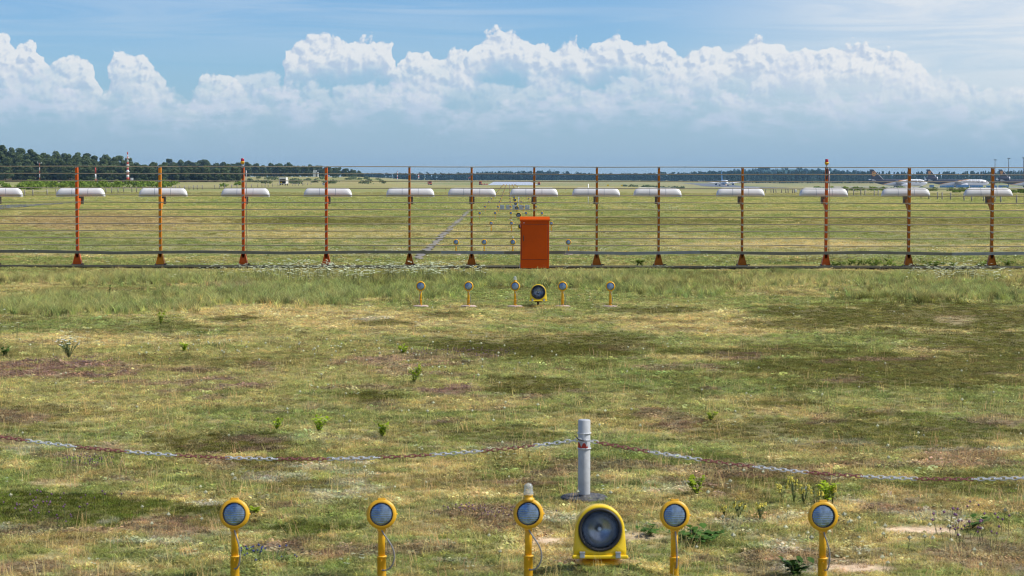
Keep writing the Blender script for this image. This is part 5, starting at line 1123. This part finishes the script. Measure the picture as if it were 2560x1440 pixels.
def jet(name, px_tail, Y, label, length, dia, ztop_fin, tri=False, pax=False, letter=True):
    base = on_ground(px_tail, Y); base.z += 0.15; t = empty(name, base); tag(t, label, 'airplane'); L_, r = length, dia/2; zc = 1.5+r
    st = [(L_, zc-.5, .05, .05), (L_-.8, zc-.45, r*.30, r*.32), (L_-2.2, zc-.3, r*.58, r*.62), (L_-4.5, zc-.1, r*.84, r*.87), (L_-7.5, zc, r, r), (L_*.36, zc, r, r), (L_*.24, zc+.35, r*.86, r*.86), (L_*.12, zc+1.1, r*.58, r*.60), (L_*.045, zc+1.7, r*.30, r*.33), (0.2, zc+2.1, .12, .2)]
    fm = livery(0, 0, BR, GO, WH, (1.5, dia, L_*.15, L_*.26, L_*.25)) if not pax else MT['plane_white']
    if not pax: fm = livery(0, 1.6, BR, GO, WH, (1.5, dia, L_*.15, L_*.26, L_*.25))
    fu = MB().loft(fus_rings(st)[::-1], smooth=True).build('fuselage', fm, t)
    MB().box((L_-3.1, 0, zc+r*.36), (0.9, dia*.62, 0.55), bev=0.1).build('cockpit_window', MT['dark'], fu)
    if not pax:
        for k in range(2): MB().box((L_-7.5-k*4, -r*.985, zc+.35), (1.9-k*.8, 0.12, 1.8)).build('door', MT['plane_grey'], fu)
    fz = zc+r*.75 if not tri else zc+r+2.2
    tip = ztop_fin; fmid = MT['plane_brown' if not pax else 'plane_blue']
    fin = MB(); xr = [(L_*.045, L_*.255), (0.3, L_*.072)] if not tri else [(L_*.045, L_*.175), (1.2, 4.8)]
    fin.loft([[(xr[0][0], -.32, fz), (xr[0][1], -.05, fz), (xr[0][1], .05, fz), (xr[0][0], .32, fz)], [(xr[1][0], -.14, tip), (xr[1][1], -.05, tip), (xr[1][1], .05, tip), (xr[1][0], .14, tip)]]); fin.build('tail_fin', fmid, t)
    if not pax:
        le = MB(); le.tube([(xr[0][1], 0, fz), (xr[1][1], 0, tip)], 0.20, 6); le.build('fin_edge', MT['white_paint'], t)
        shield(t, 0.42*(xr[0][0]+xr[0][1])/2 + 0.58*(xr[1][0]+xr[1][1])/2 - 0.3, -0.36, fz*.42+tip*.58, 3.9 if not tri else 2.7)
    if tri:
        en = MB(); en.lathe([(0.2, 0.0), (0.9, 0.2), (1.35, 2.5), (1.75, 6), (1.75, 11.2), (1.45, 11.9), (1.2, 11.4), (1.1, 9)], (0.6, 0, zc+r+1.0), 'X', 18); en.build('tail_engine', MT['plane_brown'], t)
        MB().lathe([(1.76, 11.0), (1.78, 11.4), (1.46, 11.95)], (0.6, 0, zc+r+1.0), 'X', 18).build('engine_lip', MT['plane_white'], t); MB().lathe([(0.1, -1.6), (0.5, -1.2), (0.75, 0.4)], (0.6, 0, zc+r+1.0), 'X', 14).build('exhaust_cone', MT['plane_grey'], t)
        MB().loft([[(3, -.4, zc+1), (12, -.4, zc+1.5), (12, .4, zc+1.5), (3, .4, zc+1)], [(3, -.4, fz), (10, -.4, fz), (10, .4, fz), (3, .4, fz)]]).build('pylon', MT['plane_brown'], t)
    hs = L_*0.5
    for sy in (-1, 1):
        wing(L_*.62, L_*.17, L_*.40, 2.4, sy*r*.6, sy*hs*1.0, zc-r*.55, zc+1.6, 1.7).build('wing', MT['plane_grey' if not pax else 'plane_white'], t)
        wing(L_*.13, L_*.085, L_*.045, 1.8, sy*0.8, sy*L_*.165, zc+1.5, zc+3.0, .45).build('tailplane', MT['plane_grey' if not pax else 'plane_white'], t)
        ex, ey = L_*.60, sy*L_*.165
        e = MB().lathe([(0.3, -6.2), (0.75, -5.0), (1.25, -3.4), (1.55, -1.4), (1.55, -.1), (1.42, .25), (1.20, 0), (1.12, -.9)], (ex+1.5, ey, 2.25), 'X', 20).build('engine', MT['plane_white' if not pax else 'plane_white'], t)
        MB().lathe([(1.13, -1.0), (0.4, -.95), (0.01, -.4)], (ex+1.5, ey, 2.25), 'X', 20).build('fan', MT['dark'], e)
        MB().box((ex-1.2, ey, 3.9), (3.4, 0.4, 1.2)).build('pylon', MT['plane_grey'], e)
        if pax: wing(L_*.40, 2.2, L_*.385, 1.0, sy*hs, sy*(hs+.5), zc+1.6, zc+3.4, .2).build('winglet', MT['plane_blue'], t)
        g = MB(); g.tube([(L_*.47, sy*4.8, 3.0), (L_*.47, sy*4.8, 0.7)], 0.28, 8)
        gr = g.build('landing_gear', MT['plane_grey'], t)
        for dx in (-.9, .9):
            for dy in (-.55, .55): MB().lathe([(0.1, -.2), (0.6, -.2), (0.68, 0), (0.6, .2), (0.1, .2)], (L_*.47+dx, sy*4.8+dy, 0.68), 'Y', 12).build('wheel', MT['rubber'], gr)
    g = MB(); g.tube([(L_-7, 0, 2.0), (L_-6.8, 0, 0.5)], 0.2, 8); ng = g.build('nose_gear', MT['plane_grey'], t)
    for dy in (-.35, .35): MB().lathe([(0.1, -.15), (0.45, -.15), (0.5, 0), (0.45, .15), (0.1, .15)], (L_-6.8, dy, 0.5), 'Y', 12).build('wheel', MT['rubber'], ng)
    if letter and not pax:
        q = link_mesh('lettering', text_mesh('Worldwide Services', 2.3, MT['plane_brown']), t, (L_*.62 if not tri else L_*.55, -r*.93, zc+r*.35)); q.rotation_euler = (R(78), 0, 0)
    if pax:
        q = MB(); q.lathe([(0.1, 0), (0.32, 0.05), (0.28, 0.2), (0.01, 0.26)], (L_-6.5, 0, 1.5), 'X', 12); lm = bpy.data.materials.new('taxi_light'); lm.use_nodes = True; pb = lm.node_tree.nodes['Principled BSDF']; pb.inputs['Emission Color'].default_value = (1.0, 0.62, 0.3, 1); pb.inputs['Emission Strength'].default_value = 6.0; q.build('taxi_light', lm, ng)
        b = MB(); rs = fus_rings([(L_-7.6, zc, r*1.004, r*1.004), (L_-16, zc, r*1.004, r*1.004)]); b.add(rs[0][10:16]+rs[1][10:16], [(k, k+1, 7+k, 6+k) for k in range(5)], True); b.build('blue_stripe', MT['plane_blue'], t)
    return t
jet('cargo_airplane', 2171.5, 2000, 'white cargo jet with plain dark emblem tail and lettering, no tail engine', 56, 6.2, 17.0)
jet('cargo_airplane', 2311, 2083, 'dark-tailed cargo jet with tail engine, gold emblem, parked behind blue containers', 64, 6.2, 17.6, tri=True)
jet('cargo_airplane', 2491, 2040, 'dark-tailed cargo jet with tail engine standing beneath the floodlight masts', 62, 6.2, 17.4, tri=True)
a = jet('passenger_airplane', 1809, 2416, 'white passenger jet with blue tail taxiing head-on', 58.8, 5.64, 17.4, pax=True)
a.rotation_euler.z = R(-90); a.location.y += 58.8/2; a.location.x += 0
for k, (px, w_, h_) in enumerate([(2328, 4, 2.2), (2366, 13, 1.8), (2405, 12, 2.2), (2440, 12, 2.0), (2478, 10, 1.8), (2507, 9, 2.0), (2303, 2.5, 1.6)]):
    b = on_ground(px, 1930); t = empty('cargo_container', b); tag(t, 'row piece of low blue cargo containers before the parked jets', 'container', 'blue containers on the apron')
    MB().box((0, 0, h_/2+.2), (w_*.97, 2.2, h_), bev=0.06).build('body', MT['container_blue' if k != 6 else 'plane_white'], t)
    for j in range(4): MB().box((-w_*.4+j*w_*.27, -1.12, h_/2+.2), (0.15, 0.05, h_*.9)).build('rib', MT['plane_grey'], t)
    MB().box((0, 0, 0.12), (w_*.9, 2.0, 0.2)).build('skid', MT['dark_steel'], t)
for px, yt, Y, lb in ((2485.5, 399.5, 2350, 'shortest tall floodlight mast by the dark engine tail'), (2519.5, 396.5, 2250, 'middle floodlight mast above the emblem tail'), (2557, 394.5, 2150, 'tallest floodlight mast past the last cargo jet'), (2451, 430, 2500, 'faint small floodlight mast against the pine wood')):
    b = on_ground(px, Y); h = at(px, yt, Y).z-b.z; t = empty('floodlight_mast', b); tag(t, lb, 'mast')
    MB().tube([(0, 0, 0), (0, 0, h)], [0.50, 0.30], 8).build('pole', MT['dark_steel'], t); MB().box((0, 0, h), (3.2, 1.6, 0.6)).build('head_frame', MT['dark_steel'], t)
    for sx in (-.9, 0, .9): MB().box((sx, -.5, h-.35), (0.6, 0.5, 0.4)).build('floodlight', MT['dark_steel'], t)

# ------------------------------------------------------------------ haze over the whole airfield
hz_ = MB(); hz_.box((0, 3300, 22), (5200, 7600, 76)); hm = bpy.data.materials.new('haze'); hm.use_nodes = True; n = hm.node_tree.nodes
n.remove(n['Principled BSDF']); pv = n.new('ShaderNodeVolumePrincipled'); pv.inputs['Color'].default_value = (0.38, 0.68, 1.0, 1); pv.inputs['Density'].default_value = 0.000068; pv.inputs['Anisotropy'].default_value = 0.2
hm.node_tree.links.new(pv.outputs[0], n['Material Output'].inputs['Volume']); hz = hz_.build('haze', hm); tag(hz, kind='stuff')
